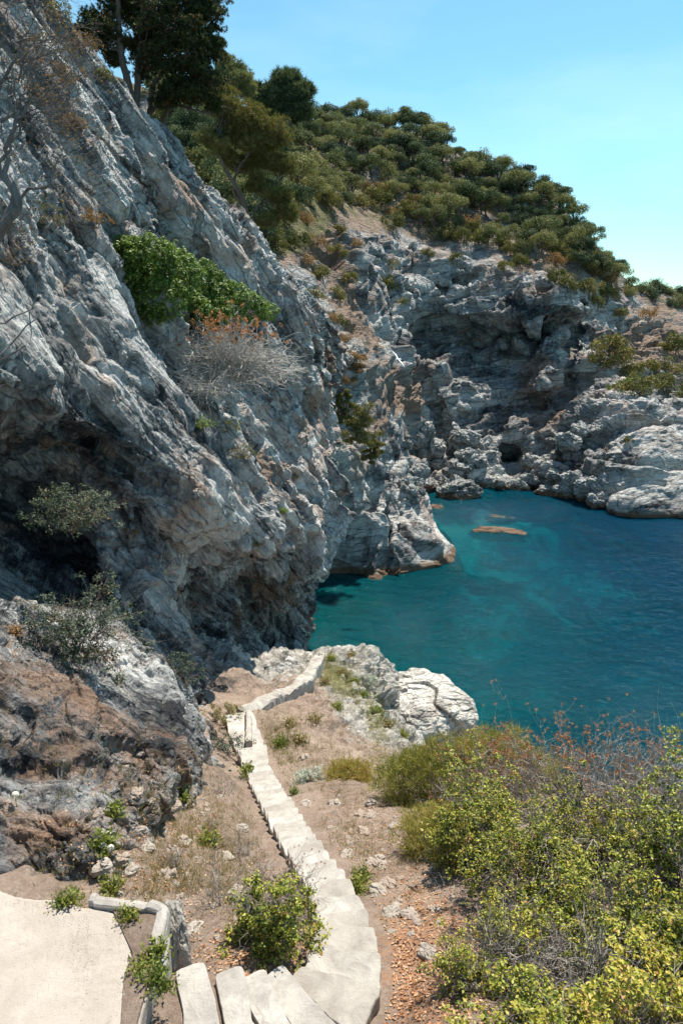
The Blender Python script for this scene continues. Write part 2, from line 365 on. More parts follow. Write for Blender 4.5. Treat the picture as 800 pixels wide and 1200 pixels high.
def soften(d, shape, it=2):
    d = d.reshape(shape)
    for _ in range(it):
        for ax in (0, 1):
            a = np.concatenate([d.take([0], ax), d.take(range(d.shape[ax]-1), ax)], ax); b = np.concatenate([d.take(range(1, d.shape[ax]), ax), d.take([-1], ax)], ax); d = .5*d+.25*a+.25*b
    return d.reshape(-1)
def bvh_of(G, k=3):
    g = G[::k, ::k]; F = gridfaces(g.shape[0], g.shape[1])
    return BVHTree.FromPolygons(g.reshape(-1, 3).tolist(), F.tolist())
def hit(bvhs, u, v):
    d = Vector(P(u, v, 1)-CAM).normalized(); best = None
    for b in bvhs:
        r = b.ray_cast(Vector(CAM), d)
        if r[0] is not None and (best is None or r[3] < best[3]): best = r
    return best
def blob(u, v, cu, cv, ru, rv, rot=0):
    c, s = math.cos(R(rot)), math.sin(R(rot)); du = u-cu; dv = v-cv
    return np.exp(-(((du*c+dv*s)/ru)**2+((-du*s+dv*c)/rv)**2))

# ---- near cliff
NC = [
 # col A, beyond the left of the frame
 [(-260,-300,24),(-330,-120,15),(-320,60,11),(-330,250,9.5),(-330,450,9),(-340,620,8.8),(-330,760,7.6),(-330,900,6.8),(-330,1040,6.4),(-330,1160,6.2)],
 [(-20,-50,31),(0,-60,23),(-60,80,15.5),(-70,240,13),(-70,430,12),(-70,600,12.6),(-70,740,10.6),(-70,850,8.5),(-70,960,7.5),(-70,1110,7.4)],
 [(70,60,34),(85,45,25.5),(40,180,18),(20,310,15.5),(20,450,14.3),(20,590,16.6),(20,720,13.2),(20,830,10.3),(20,950,8.5),(20,1085,7.7)],
 [(145,130,38),(150,112,28.5),(115,215,22),(85,310,18.5),(85,430,16.6),(85,560,18.5),(85,690,15.8),(90,800,12.2),(92,955,8.6),(85,1080,8.0)],
 [(200,195,41),(205,178,31),(165,265,26),(150,350,22),(150,455,18.7),(155,560,18.6),(150,680,18.2),(150,790,14.5),(162,935,9.9),(150,1060,8.6)],
 [(255,255,44),(260,240,34),(225,310,30),(205,395,25),(205,485,21),(215,570,20.3),(205,665,22.0),(200,770,17.6),(216,905,12.3),(205,1010,10.8)],
 [(305,305,48),(308,290,37.5),(280,350,33.5),(255,430,29),(250,510,24.2),(265,590,22.8),(255,665,27.5),(240,765,23.2),(240,862,17.9),(245,960,13.8)],
 [(350,355,51),(352,340,41),(320,400,36.8),(300,470,33.5),(295,550,30),(310,630,28.0),(285,690,35.5),(272,770,32),(262,830,24.5),(268,905,17.5)],
 [(385,400,55),(384,385,44.5),(360,440,41.5),(345,505,38.5),(345,575,36.2),(350,640,35.2),(325,700,40),(310,760,38.5),(295,805,30),(290,870,21)],
 [(402,420,60),(396,410,49),(388,460,46),(392,520,44.5),(394,575,43.3),(385,630,43),(366,690,46.5),(358,735,47),(352,790,42),(350,850,34)],
 [(404,430,66),(398,420,56),(386,470,54),(384,530,53),(384,590,53),(374,640,53),(355,690,55),(348,740,53),(340,790,50),(340,850,42)],
 [(380,450,80),(375,450,72),(355,500,70),(350,560,70),(345,620,70),(335,670,70),(325,700,69),(320,750,66),(320,800,60),(320,850,50)],
]
NU, NV = 940, 860
G = loft(NC, NU, NV, wu=[1,1.3,1.3,1.3,1.1,1,1,1,.9,.5,.4])
U, V_, T = proj(G)
# hollows pushed into the face, along the line of sight
dent = (4.0*blob(U, V_, 235, 720, 42, 46, -20) + 7.5*np.clip(1.5*blob(U, V_, 285, 745, 85, 62, 10)-.35, 0, 1) + 3.2*blob(U, V_, 20, 610, 75, 75, 0)+2.0*blob(U, V_, 90, 650, 50, 50)-1.2*blob(U, V_, 60, 480, 110, 30, 40)
        + 2.4*blob(U, V_, 140, 268, 26, 14, 15) + 1.5*blob(U, V_, 290, 455, 55, 30, 40) + .5*blob(U, V_, 190, 620, 16, 60, 20)
        + 1.0*blob(U, V_, 335, 565, 22, 12, -30) - 2.2*blob(U, V_, 250, 590, 55, 42, 35) - 1.0*blob(U, V_, 300, 640, 40, 24, 30)
        - .7*blob(U, V_, 215, 900, 26, 36) - .5*blob(U, V_, 110, 845, 40, 40) + .3*blob(U, V_, 165, 870, 9, 60, 8)
        + .7*blob(U, V_, 100, 520, 120, 9, 32) + .9*blob(U, V_, 210, 225, 90, 6, 42)+.7*blob(U, V_, 150, 200, 110, 5, 45))
G = reparam(G + ((G-CAM)/T[..., None])*dent[..., None]); U, V_, T = proj(G)
N = normals(G)
crest = np.array([.55, .27, -.75]); crest /= np.linalg.norm(crest)   # lie of the beds, down the slope
def bed(p, c, f):
    al = p@c; return p - (al*(1-f))[:, None]*c[None]
p = G.reshape(-1, 3).astype(np.float32); n = N.reshape(-1, 3)
near = np.clip((T.reshape(-1)-6)/22, .25, 1.25)
wrp = np.stack([fbm(p*.35+9, 3, 3), fbm(p*.35+31, 3, 5), fbm(p*.35+57, 3, 8)], 1)
q = bed(p+wrp*.7, crest, .22)
d = 0
h, e = facet(q/2.6, 1, 1.3); d = d+near*(.72*h-.42*(1-e))
h, e = facet(bed(p+wrp*.5, crest, .22)/.85+5, 2, 1.3); d = d+near*(.27*h-.20*(1-e))
lowb = np.clip(1.4*blob(U, V_, 100, 900, 190, 130), 0, 1).ravel(); hb, eb = facet((p+wrp*.5)/.95+2, 9, 1.3)
d = d*(1-.45*lowb)+lowb*near*(.42*hb-.38*(1-eb))
d = d+near*.35*fbm(q/2.6, 5, 12)
ph = (p@np.cross(crest, [.4, .9, .2]))*1.1+fbm(q/5, 3, 22)*1.4; saw = ph-np.floor(ph); d = d+near*.06*(1+fbm(p/2.5, 2, 77))*(saw**1.6-.45)
fade = stretch(G, T, 2.5); G1 = (p+n*(soften(d, U.shape, 3)*fade)[:, None]).reshape(G.shape)
# finer fractures, laid over the displaced blocks
n = normals(G1).reshape(-1, 3); pb = p; p = G1.reshape(-1, 3).astype(np.float32)
h, e = facet(bed(p+wrp*.4, crest, .3)/.42+3, 3, 1.2); d = np.clip(near, .45, 1)*(.15*h-.10*(1-e))*(1-.6*lowb)
hc, ec = facet((p+wrp*.3)/.38+2, 10, 1.2); d = d+lowb*near*(.13*hc-.10*(1-ec))
d = soften(d, U.shape, 1)
rough_ = np.clip(.95+1.2*fbm(p/2.2, 3, 99), .4, 1.8); d = d*(.45+.55*rough_)
h, e = facet(bed(p, crest, .6)/.19+3, 6); d = d+(.045*h-.035*(1-e)+.05*fbm(p/.3, 3, 14))*rough_
G2 = (p+n*(d*fade)[:, None]).reshape(G.shape); p = pb
N2 = normals(G2); up = N2[..., 2]
nz1 = fbm(p/1.5, 4, 40).reshape(U.shape)
soil = .75*np.clip((np.abs(up)-.62)/.3, 0, 1)*.8 + .16*blob(U, V_, 120, 950, 180, 90) + .16*blob(U, V_, 60, 800, 90, 70) + .30*blob(U, V_, 180, 1010, 120, 50)+.30*blob(U, V_, 230, 280, 120, 22, 46)+.2*blob(U, V_, 120, 330, 60, 30, 30)
soil = soil - .3 + .25*nz1
green = .25*blob(U, V_, 230, 300, 80, 20, 45)+.3*blob(U, V_, 240, 500, 60, 14, 50)+.22*blob(U, V_, 120, 700, 80, 90)-.1+.15*nz1
tone = (-.07*blob(U, V_, 60, 640, 90, 170)-.13*blob(U, V_, 90, 900, 180, 140)-.06*blob(U, V_, 200, 860, 60, 60)-.06*blob(U, V_, 300, 250, 40, 30)-.05*blob(U, V_, 290, 740, 80, 60)+.05*blob(U, V_, 250, 590, 50, 45, 30)+.03*blob(U, V_, 390, 560, 60, 120)+.03*blob(U, V_, 120, 380, 160, 30, 50)  # shade of recess, overhang and lower left painted in, besides the rock's own tone
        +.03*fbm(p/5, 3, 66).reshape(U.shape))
rust = .9*blob(U, V_, 378, 470, 26, 80)+.7*blob(U, V_, 220, 250, 190, 26, 45)+.45*blob(U, V_, 110, 900, 180, 120)+.5*blob(U, V_, 330, 690, 60, 30)+.4*blob(U, V_, 340, 560, 60, 60)-.1
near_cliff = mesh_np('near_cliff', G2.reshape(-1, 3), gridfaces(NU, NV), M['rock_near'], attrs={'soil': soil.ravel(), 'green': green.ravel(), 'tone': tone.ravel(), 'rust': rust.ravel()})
setp(near_cliff, 'tall pale grey cliff face above the stone path at the left', 'cliff', kind='structure')
bv_near = bvh_of(G2)

# ---- far shore: gully, spur, cove cliff, ridge, right headland
def zc(u, v): return (u, v, '-0.0')
FC = [
 [(60,150,120),(60,60,110),(80,150,95),(90,220,85),(100,300,80),(110,400,78),(120,500,76),(130,580,74),(140,650,72),(150,700,'0'),(150,730,'-6')],
 [(210,170,120),(212,120,105),(225,175,88),(245,230,78),(255,290,72),(265,350,68),(275,430,66),(285,510,64),(290,600,63),(300,690,'0'),(300,720,'-6')],
 [(285,180,150),(285,150,130),(300,195,100),(318,240,84),(335,290,76),(345,350,70),(350,420,66),(350,500,62.5),(355,600,61),(360,674,'0'),(360,700,'-6')],
 [(345,185,168),(345,145,148),(352,195,118),(368,250,98),(388,310,86),(402,370,77.5),(408,440,70.5),(405,520,66.5),(402,600,65.5),(402,676,'0'),(400,695,'-6')],
 [(400,190,175),(400,155,156),(406,205,132),(412,260,112),(424,310,97),(432,375,86),(440,440,77.5),(442,515,71.5),(444,600,67.5),(446,680,'0'),(444,700,'-6')],
 [(435,195,180),(435,155,160),(438,212,136),(443,265,119),(450,320,106),(454,385,95),(458,450,86),(464,525,76),(480,600,72.5),(502,668,'0'),(502,688,'-6')],
 [(455,198,182),(455,160,161),(458,216,138),(458,268,122),(462,326,111),(464,390,101),(466,458,91),(472,530,79),(494,603,74),(529,657,'0'),(545,672,'-6')],
 [(470,200,183),(470,162,161),(474,216,140),(472,272,126),(472,332,115),(470,396,108),(472,460,99),(478,520,90),(490,575,83),(508,618,'0'),(530,620,'-6')],
 [(505,205,182),(502,172,160),(502,226,141),(502,278,127),(500,332,117),(494,392,117),(494,450,108),(492,505,103),(490,550,99),(489,584,'0'),(500,592,'-6')],
 [(552,230,178),(550,198,157),(546,242,140),(546,290,125),(546,342,118),(538,400,120),(536,460,111),(541,512,105.5),(545,550,101),(545,575,'0'),(545,590,'-6')],
 [(600,255,172),(600,225,152),(596,262,138),(596,306,122),(596,350,116),(590,400,117),(590,455,112.5),(595,510,106.5),(600,548,102.5),(600,571,'0'),(600,588,'-6')],
 [(650,285,168),(650,252,146),(646,286,132),(641,322,120),(640,362,113),(636,402,111),(636,450,106.5),(641,500,101.5),(646,542,98.5),(650,573,'0'),(650,590,'-6')],
 [(697,325,160),(696,298,140),(692,322,127),(690,352,122),(690,390,117),(686,430,112),(682,478,104),(680,520,98),(680,556,95),(682,586,'0'),(682,605,'-6')],
 [(742,345,170),(742,333,153),(741,350,144),(741,374,135),(740,402,126),(738,438,112),(735,478,97),(728,505,93.5),(724,560,89),(730,603,'0'),(730,620,'-6')],
 [(802,352,180),(802,340,162),(800,362,150),(800,392,140),(800,420,130),(800,450,116),(800,474,101),(800,510,94),(800,560,89.5),(800,607,'0'),(800,625,'-6')],
 [(900,352,190),(900,340,170),(900,362,158),(900,392,148),(900,420,138),(900,450,125),(900,474,110),(900,510,100),(900,560,93),(900,612,'0'),(900,630,'-6')],
 [(1150,352,230),(1150,345,210),(1150,362,198),(1150,392,188),(1150,420,178),(1150,450,165),(1150,474,150),(1150,500,140),(1150,530,120),(1150,590,'0'),(1150,610,'-6')],
]
FU, FV = 900, 620
for c_ in FC[4:13]:
    for r_ in (0, 1): c_[r_] = (c_[r_][0], c_[r_][1]-13, c_[r_][2])
G = loft(FC, FU, FV, wu=[.5,.9,1.1,1.1,1.1,.8,.7,.8,1,1.1,1.1,1.1,1.1,1.1,1.1,.9])
U, V_, T = proj(G)
below = np.clip((G[..., 2]+.5)/4, 0, 1)
dent = (6*blob(U, V_, 488, 425, 36, 20, 12)+11*blob(U, V_, 598, 540, 13, 15)+6*blob(U, V_, 512, 490, 9, 38, -18)+4*blob(U, V_, 640, 465, 34, 12, -30)
        -6*blob(U, V_, 480, 475, 22, 20)-3.5*blob(U, V_, 560, 370, 60, 16, 0)-4*blob(U, V_, 545, 440, 40, 30, -30)+4*blob(U, V_, 640, 385, 60, 7, -12)
        +3*blob(U, V_, 570, 402, 60, 6, -8) -4*blob(U, V_, 640, 345, 40, 16)+5*blob(U, V_, 670, 400, 8, 60, 12)+3*blob(U, V_, 420, 330, 10, 60, -20)
        -3*blob(U, V_, 610, 490, 20, 30, -30)-3.5*blob(U, V_, 432, 300, 20, 25)-3*blob(U, V_, 755, 530, 40, 40)+2.5*blob(U, V_, 455, 640, 4, 60, 0)+2*blob(U, V_, 437, 600, 5, 50, 20)
        +3*blob(U, V_, 390, 265, 14, 12)-5*blob(U, V_, 614, 232, 10, 16)+3*blob(U, V_, 540, 330, 60, 4, -20)+3*blob(U, V_, 700, 580, 5, 22))
G = reparam(G+((G-CAM)/T[..., None])*(dent*below)[..., None]); U, V_, T = proj(G)
N = normals(G)
p = G.reshape(-1, 3).astype(np.float32); n = N.reshape(-1, 3); u_ = U.ravel(); v_ = V_.ravel()
wrp = np.stack([fbm(p*.07+9, 3, 3), fbm(p*.07+31, 3, 5), fbm(p*.07+57, 3, 8)], 1)
bd = np.array([.93, .30, .10]); bd /= np.linalg.norm(bd)
q = bed(p+wrp*4.5, bd, .38)
# how rocky the place is: soft on the wooded slope
ridge_v = np.interp(u_, [60, 300, 400, 500, 600, 700, 740, 800, 1200], [260, 330, 262, 300, 315, 335, 360, 385, 385])
rocky = np.clip((v_-ridge_v)/25+.5, .22, 1); slab = blob(u_, v_, 760, 545, 70, 50)
d = 0
h, e = facet(q/9.5, 31, 1.2); d = d+2.5*h-.5*(1-e)
h, e = facet(q/3.6+5, 32); d = d+(1.15*h-.3*(1-e))*(1-.55*slab)
d = d+1.3*fbm(q/6, 5, 42)
band_ = blob(u_, v_, 600, 385, 130, 75); ph = (p@np.cross(bd, [-.1, 1., .0]))*.42+fbm(q/7, 3, 52)*1.3; saw = ph-np.floor(ph)
d = d+(.45+.8*band_)*(1+.8*fbm(p/9, 2, 77))*(saw**1.6-.45)*(1-.7*slab)
amp_ = rocky*np.clip((T.ravel()-40)/60, .55, 1.)*(.45+.55*np.clip((p[:, 2]+1)/6, 0, 1))*stretch(G, T, 3.0)
G1 = (p+n*(soften(d, U.shape, 2)*amp_)[:, None]).reshape(G.shape); n = normals(G1).reshape(-1, 3); pb = p; p = G1.reshape(-1, 3).astype(np.float32)
h, e = facet(bed(p+wrp*2, bd, .55)/1.5+3, 33); d = (.50*h-.30*(1-e))*(1-.6*slab)
h, e = facet(p/.62+3, 34); d = d+(.17*h-.08*(1-e))*(1-.5*slab)+.15*fbm(p/.9, 3, 44)
GF = (p+n*(soften(d, U.shape, 1)*amp_)[:, None]).reshape(G.shape); NF = normals(GF); up = np.abs(NF[..., 2]); p = pb
nz1 = fbm(p/6, 4, 60).reshape(U.shape)
wood = np.clip((ridge_v-v_)/30+.4, 0, 1).reshape(U.shape)
soil = .2*np.clip((up-.5)/.4, 0, 1)+.75*blob(U, V_, 345, 260, 60, 90, -35)+.62*blob(U, V_, 412, 400, 30, 100, -10)+.62*blob(U, V_, 655, 475, 60, 16, -38)+.75*blob(U, V_, 472, 470, 32, 30)+.55*blob(U, V_, 640, 318, 60, 10, 10)\
     +.75*blob(U, V_, 765, 405, 70, 34, 10)+.45*blob(U, V_, 670, 545, 22, 12)+.45*wood+.2*blob(U, V_, 480, 300, 60, 30)
soil = soil-.05+.22*nz1
green = .55*wood+.45*blob(U, V_, 350, 280, 50, 80, -35)+.42*blob(U, V_, 478, 500, 22, 40, -20)+.32*blob(U, V_, 400, 440, 30, 80, -10)+.35*blob(U, V_, 745, 440, 70, 20)+.2*blob(U, V_, 430, 560, 15, 30)
green = green-.12+.22*nz1
tone = (-.03*blob(U, V_, 480, 420, 60, 50)-.035*blob(U, V_, 600, 400, 100, 70)+.04*blob(U, V_, 430, 300, 40, 50)+.05*blob(U, V_, 560, 560, 90, 20)+.03*blob(U, V_, 760, 540, 70, 50)+.075*blob(U, V_, 450, 620, 70, 60)+.05*blob(U, V_, 420, 540, 50, 60)+.022+.03*fbm(p/16, 3, 66).reshape(U.shape))
rust = .8*blob(U, V_, 640, 325, 60, 20)+.8*blob(U, V_, 760, 400, 60, 40)+.5*blob(U, V_, 420, 420, 30, 90)+.6*blob(U, V_, 480, 460, 40, 30)+.5*blob(U, V_, 650, 470, 60, 30)+.5*blob(U, V_, 770, 490, 40, 20)
far_cliff = mesh_np('far_cliff', GF.reshape(-1, 3), gridfaces(FU, FV), M['rock_far'], attrs={'soil': soil.ravel(), 'green': green.ravel(), 'tone': tone.ravel(), 'rust': rust.ravel()})
setp(far_cliff, 'rugged grey sea cliffs and wooded ridge around the cove', 'cliff', kind='structure')
bv_far = bvh_of(GF)

# ------------------------------------------------------------------ stairway line (u, v, z, width m)
SP = [(-20,1200,18.46,.9),(215,1195,18.46,.95),(257,1200,18.28,.95),(300,1205,18.10,.95),(342,1200,17.93,1.0),(380,1180,17.80,1.0),(402,1142,17.70,.95),(404,1097,17.45,.78),(392,1055,17.1,.68),(371,1018,16.55,.66),(348,983,15.85,.66),
      (327,948,14.9,.68),(307,912,13.7,.70),(296,885,12.95,.85),(287,860,12.72,.95),(280,838,12.5,.95)]
SP3 = np.array([PZ(a, b, c) for a, b, c, _ in SP]); SW = np.array([s[3] for s in SP])

# ------------------------------------------------------------------ ground heightfield
GP = [(u, v, t) for (u, v, t) in [
 (-200,1040,6.3),(-50,1060,7.2),(60,1040,8.0),(150,1010,9.0),(230,960,11.8),(250,900,15.2),(245,1030,9.2),(150,1080,7.8),(260,1080,7.7),(320,1110,6.95),
 (270,1000,10.6),(300,960,12.6),(225,1100,7.5),(205,1100,7.7),(214,1125,7.3),
 (400,960,12.3),(450,985,11.3),(440,1030,9.3),(470,1100,7.6),(470,1160,6.7),(540,1180,6.2),(520,1060,8.3),(480,1200,6.1),
 (420,925,14.6),(400,900,16.6),(350,900,17.0),(330,880,18.2),(450,895,17.2),(500,925,14.6),(560,905,15.2),(600,960,11.8),
 (320,850,19.9),(310,830,21.3),(350,848,20.0),(400,855,20.0),(440,848,22.0),(350,810,24.5),(400,795,26.4),(370,775,28.6),(395,757,30.6),(432,766,30.6),(462,790,29.2),(470,850,24.5),(500,870,23.5),(440,820,26.6),(480,800,32),
 (330,800,25.6),(300,815,24),(310,790,28),
 (620,1060,7.9),(700,1000,9.0),(640,1160,6.5),(760,1120,6.6),(880,1050,7.4),(760,960,10.2),(700,930,12.0),(850,930,11.5),(900,1200,5.6),(640,930,13),(1000,1000,8.0),
 (100,1300,4.7),(400,1300,5.0),(700,1300,4.9),
]]
gp = [P(*e) for e in GP]+[SP3[i]-np.array([0, 0, .16]) for i in range(len(SP3))]
gp += [np.array(a, float) for a in [(-6,2,19.5),(-6,-4,21.5),(0,-1,21.3),(0,-6,22.4),(5,-1,20.6),(6,-6,21.5),(0,1.5,20),(3,1.5,19.3),(-3,1.5,19.6),(14,-6,17),(15,2,14),(15,8,9),(22,4,-3),(24,14,-5),(14,14,4),(-14,0,22),(-14,8,22),
      (9.5,13,10.5),(7.5,16,8.5),(5.5,19,7.6),(11,18,-3),(8.5,22,-4),(9,27,-5),(6.5,29,-4),(4.5,33,-4),(1.5,35,-4),(0,36,-4),(-2,36,0),(-4,38,-1),(-2,44,-4),(3,40,-6),(10,36,-7),(-6,30,9),(-6,24,11.5),(-10,20,13),(-10,12,17)]]
gp = np.array(gp)
def rbf_fit(X, z, lam=.02):
    r = np.linalg.norm(X[:, None]-X[None], axis=2); n_ = len(X)
    A = np.zeros((n_+3, n_+3)); A[:n_, :n_] = r-lam*np.eye(n_)*(-1); A[:n_, n_] = 1; A[:n_, n_+1:] = X; A[n_, :n_] = 1; A[n_+1:, :n_] = X.T
    return np.linalg.solve(A, np.concatenate([z, [0, 0, 0]]))
cf = rbf_fit(gp[:, :2], gp[:, 2])
def ground_raw(x, y):
    X = np.stack([x, y], -1).reshape(-1, 2); out = np.zeros(len(X))
    for k in range(0, len(X), 60000):
        s = X[k:k+60000]; r = np.linalg.norm(s[:, None]-gp[None, :, :2], axis=2)
        out[k:k+60000] = r@cf[:-3]+cf[-3]+s@cf[-2:]
    return out.reshape(np.shape(x))
def seg_dist(x, y, A):
    """distance to polyline A (n,3), plus z there"""
    best = np.full(np.shape(x), 1e9); zz = np.zeros(np.shape(x)); ss = np.zeros(np.shape(x))
    for i in range(len(A)-1):
        a = A[i]; b = A[i+1]; d_ = b[:2]-a[:2]; L = d_@d_
        t = np.clip(((x-a[0])*d_[0]+(y-a[1])*d_[1])/L, 0, 1)
        dd = np.hypot(x-a[0]-t*d_[0], y-a[1]-t*d_[1]); m = dd < best
        best = np.where(m, dd, best); zz = np.where(m, a[2]+t*(b[2]-a[2]), zz); ss = np.where(m, i+t, ss)
    return best, zz, ss
GA, GR = 760, 760
ang = np.linspace(R(-62), R(62), GA); rad = 2.2*(52/2.2)**np.linspace(0, 1, GR)
AA, RR = np.meshgrid(ang, rad, indexing='ij'); X = np.sin(AA)*RR; Y = np.cos(AA)*RR-1.2
Zc = np.linspace(0, 1, 60)
# evaluate on a coarser grid, then refine
def refine(f, X, Y, k=4):
    xs = X[::k, ::k]; ys = Y[::k, ::k]; z = f(xs, ys)
    iu = np.linspace(0, z.shape[0]-1, X.shape[0]); iv = np.linspace(0, z.shape[1]-1, X.shape[1])
    return np.swapaxes(cr(np.swapaxes(cr(z, iu), 0, 1), iv), 0, 1)
AAi = np.linspace(0, 1, GA); Z = refine(ground_raw, *[a for a in (X, Y)], k=3) if False else ground_raw(X, Y)
Gd = np.stack([X, Y, Z], -1); U, V_, T = proj(Gd)
p = Gd.reshape(-1, 3).astype(np.float32)
far_ = np.clip((RR.ravel()-4)/20, .12, 1)
rk = (.72*blob(U, V_, 425, 825, 80, 50, 30)+.75*blob(U, V_, 500, 840, 60, 40, 35)+.30*blob(U, V_, 430, 960, 50, 22, 20)+.45*blob(U, V_, 60, 1010, 150, 60)).ravel()
steep = np.clip((13.5-p[:, 2])/5, 0, 1); rk = np.clip(np.maximum(rk, .8*steep*(Y.ravel() > 21)), 0, 1)
rk = np.clip(rk+.75*np.clip((11-p[:, 2])/3, 0, 1), 0, 1)
h1, e1 = facet(p/1.6, 71); h2, e2 = facet(p/.55+4, 72); h3_, e3 = facet(p/.2+4, 73)
d = stretch(Gd, T, 3.0)*rk*(.42*h1-.12*(1-e1)+.16*h2-.05*(1-e2)+.05*h3_)*np.clip(far_*1.5, .2, 1)+.22*far_*fbm(p/1.4, 5, 74)+.035*fbm(p/.25, 4, 75)+.02*h3_
pd, pz, ps = seg_dist(X, Y, SP3)
NG = normals(Gd); NG = NG*np.sign(NG[..., 2:3]); d = soften(d, Z.shape, 1); h4, e4 = facet(p/.75+9, 78, 1.2); h5, e5 = facet(p/.26+9, 79); d = d+rk*np.clip(far_*1.3, .3, 1)*stretch(Gd, T, 3.0)*(.16*h4-.12*(1-e4)+.09*h5-.07*(1-e5)+.10*fbm(p/.5, 4, 80)); dd3 = NG*d.reshape(Z.shape)[..., None]
Z2 = Z+dd3[..., 2]
wgt = np.clip(1-(pd-.45)/.6, 0, 1)**1.5
Gd[..., 0] += dd3[..., 0]*(1-wgt); Gd[..., 1] += dd3[..., 1]*(1-wgt)
Z2 = Z2*(1-wgt)+(np.minimum(pz, Z2+1)-.14)*wgt
Gd[..., 2] = Z2
UU, VV, _ = proj(Gd)
litter = .62*blob(UU, VV, 500, 1150, 60, 90)+.6*blob(UU, VV, 310, 1120, 90, 40)+.3*blob(UU, VV, 220, 1000, 130, 60)+.25*blob(UU, VV, 460, 1010, 60, 60)+.35*blob(UU, VV, 600, 1100, 200, 80)+.25*blob(UU, VV, 330, 880, 60, 30)
green = .42*blob(UU, VV, 330, 870, 45, 30)+.8*blob(UU, VV, 395, 795, 42, 26, 40)+.5*blob(UU, VV, 440, 850, 22, 40)+.3*blob(UU, VV, 440, 900, 60, 22)+.12*blob(UU, VV, 250, 960, 70, 60)+.2*blob(UU, VV, 460, 830, 30, 50)
ground = mesh_np('ground', Gd.reshape(-1, 3), gridfaces(GA, GR), M['ground'], attrs={'rocky': rk, 'litter': litter.ravel(), 'green': green.ravel()})
setp(ground, 'dry pinkish brown hillside soil with stones', 'ground', kind='structure')
bv_g = bvh_of(Gd)
ALL = [bv_near, bv_far, bv_g]
def ghit(x, y):
    r = bv_g.ray_cast(Vector((x, y, 40)), Vector((0, 0, -1))); return r[0]

# ------------------------------------------------------------------ sea and sea bed
def water_mat():
    m = NT('sea_water'); co = m.coord()
    sep = m.n('ShaderNodeSeparateXYZ'); m.l(co, sep.inputs[0])
    # colour of the water body: greener close in by the rocks, bluer out to the right
    g = m.math('ADD', m.math('MULTIPLY', sep.outputs[0], .022), m.math('MULTIPLY', m.math('SUBTRACT', m.noise(co, .05, 4, .6), .5), .9))
    c = m.ramp(m.math('ADD', g, .12), [(0, (.0, .145, .16)), (.45, (.0, .098, .148)), (1, (.0, .075, .165))])
    m.l(c, m.b.inputs['Base Color']); m.b.inputs['Roughness'].default_value = .06; m.b.inputs['Specular IOR Level'].default_value = 0
    w1 = m.noise(m.coord(scale=(1, 1.9, 1), rot=(0, 0, R(28))), .5, 5, .62, .6); w2 = m.noise(m.coord(scale=(1, 2.2, 1), rot=(0, 0, R(14))), 1.5, 4, .6, .3); w3 = m.noise(m.coord(scale=(1, 1.5, 1), rot=(0, 0, R(40))), .14, 4, .55)
    amp = m.mr(m.noise(co, .045, 3), .35, .65, .55, 1.0)
    hgt = m.math('ADD', m.math('MULTIPLY', w1, 1.7), m.math('ADD', m.math('MULTIPLY', w2, .6), m.math('MULTIPLY', w3, 2.0)))
    b = m.n('ShaderNodeBump', Distance=1.0); m.l(amp, b.inputs['Strength']); m.l(hgt, b.inputs['Height']); m.l(b.outputs[0], m.b.inputs['Normal'])
    tr = m.n('ShaderNodeBsdfTransparent'); tr.inputs[0].default_value = (.05, .70, .80, 1)
    gl = m.n('ShaderNodeBsdfGlossy'); gl.inputs['Roughness'].default_value = .08; m.l(b.outputs[0], gl.inputs['Normal'])
    fr = m.n('ShaderNodeFresnel', IOR=1.33); m.l(b.outputs[0], fr.inputs['Normal'])
    body = m.n('ShaderNodeMixShader'); body.inputs[0].default_value = .42
    m.l(tr.outputs[0], body.inputs[1]); m.l(m.b.outputs[0], body.inputs[2])
    fin = m.n('ShaderNodeMixShader'); m.l(m.math('MULTIPLY', fr.outputs[0], .75), fin.inputs[0]); m.l(body.outputs[0], fin.inputs[1]); m.l(gl.outputs[0], fin.inputs[2])
    m.l(fin.outputs[0], m.out.inputs[0])
    return m.m
M['water'] = water_mat()
def seabed_mat():
    m = NT('sea_bed'); co = m.coord()
    a = m.noise(co, .13, 10, .68, .9); b = m.noise(co, .8, 8, .75, .5)
    v = m.math('ADD', m.math('MULTIPLY', a, .75), m.math('MULTIPLY', b, .25))
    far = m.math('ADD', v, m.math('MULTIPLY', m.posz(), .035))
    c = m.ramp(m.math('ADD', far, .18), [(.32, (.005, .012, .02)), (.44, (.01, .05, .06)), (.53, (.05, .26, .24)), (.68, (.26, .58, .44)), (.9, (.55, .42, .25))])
    m.l(c, m.b.inputs['Base Color']); m.l(m.bump(b, .5), m.b.inputs['Normal']); return m.m
M['seabed'] = seabed_mat()
def sheet(name, x0, x1, y0, y1, nx, ny, zf, mat):
    xs = np.linspace(x0, x1, nx); ys = np.linspace(y0, y1, ny); XX, YY = np.meshgrid(xs, ys, indexing='ij')
    return mesh_np(name, np.stack([XX, YY, zf(XX, YY)], -1).reshape(-1, 3), gridfaces(nx, ny)[:, ::-1], mat, smooth=True)
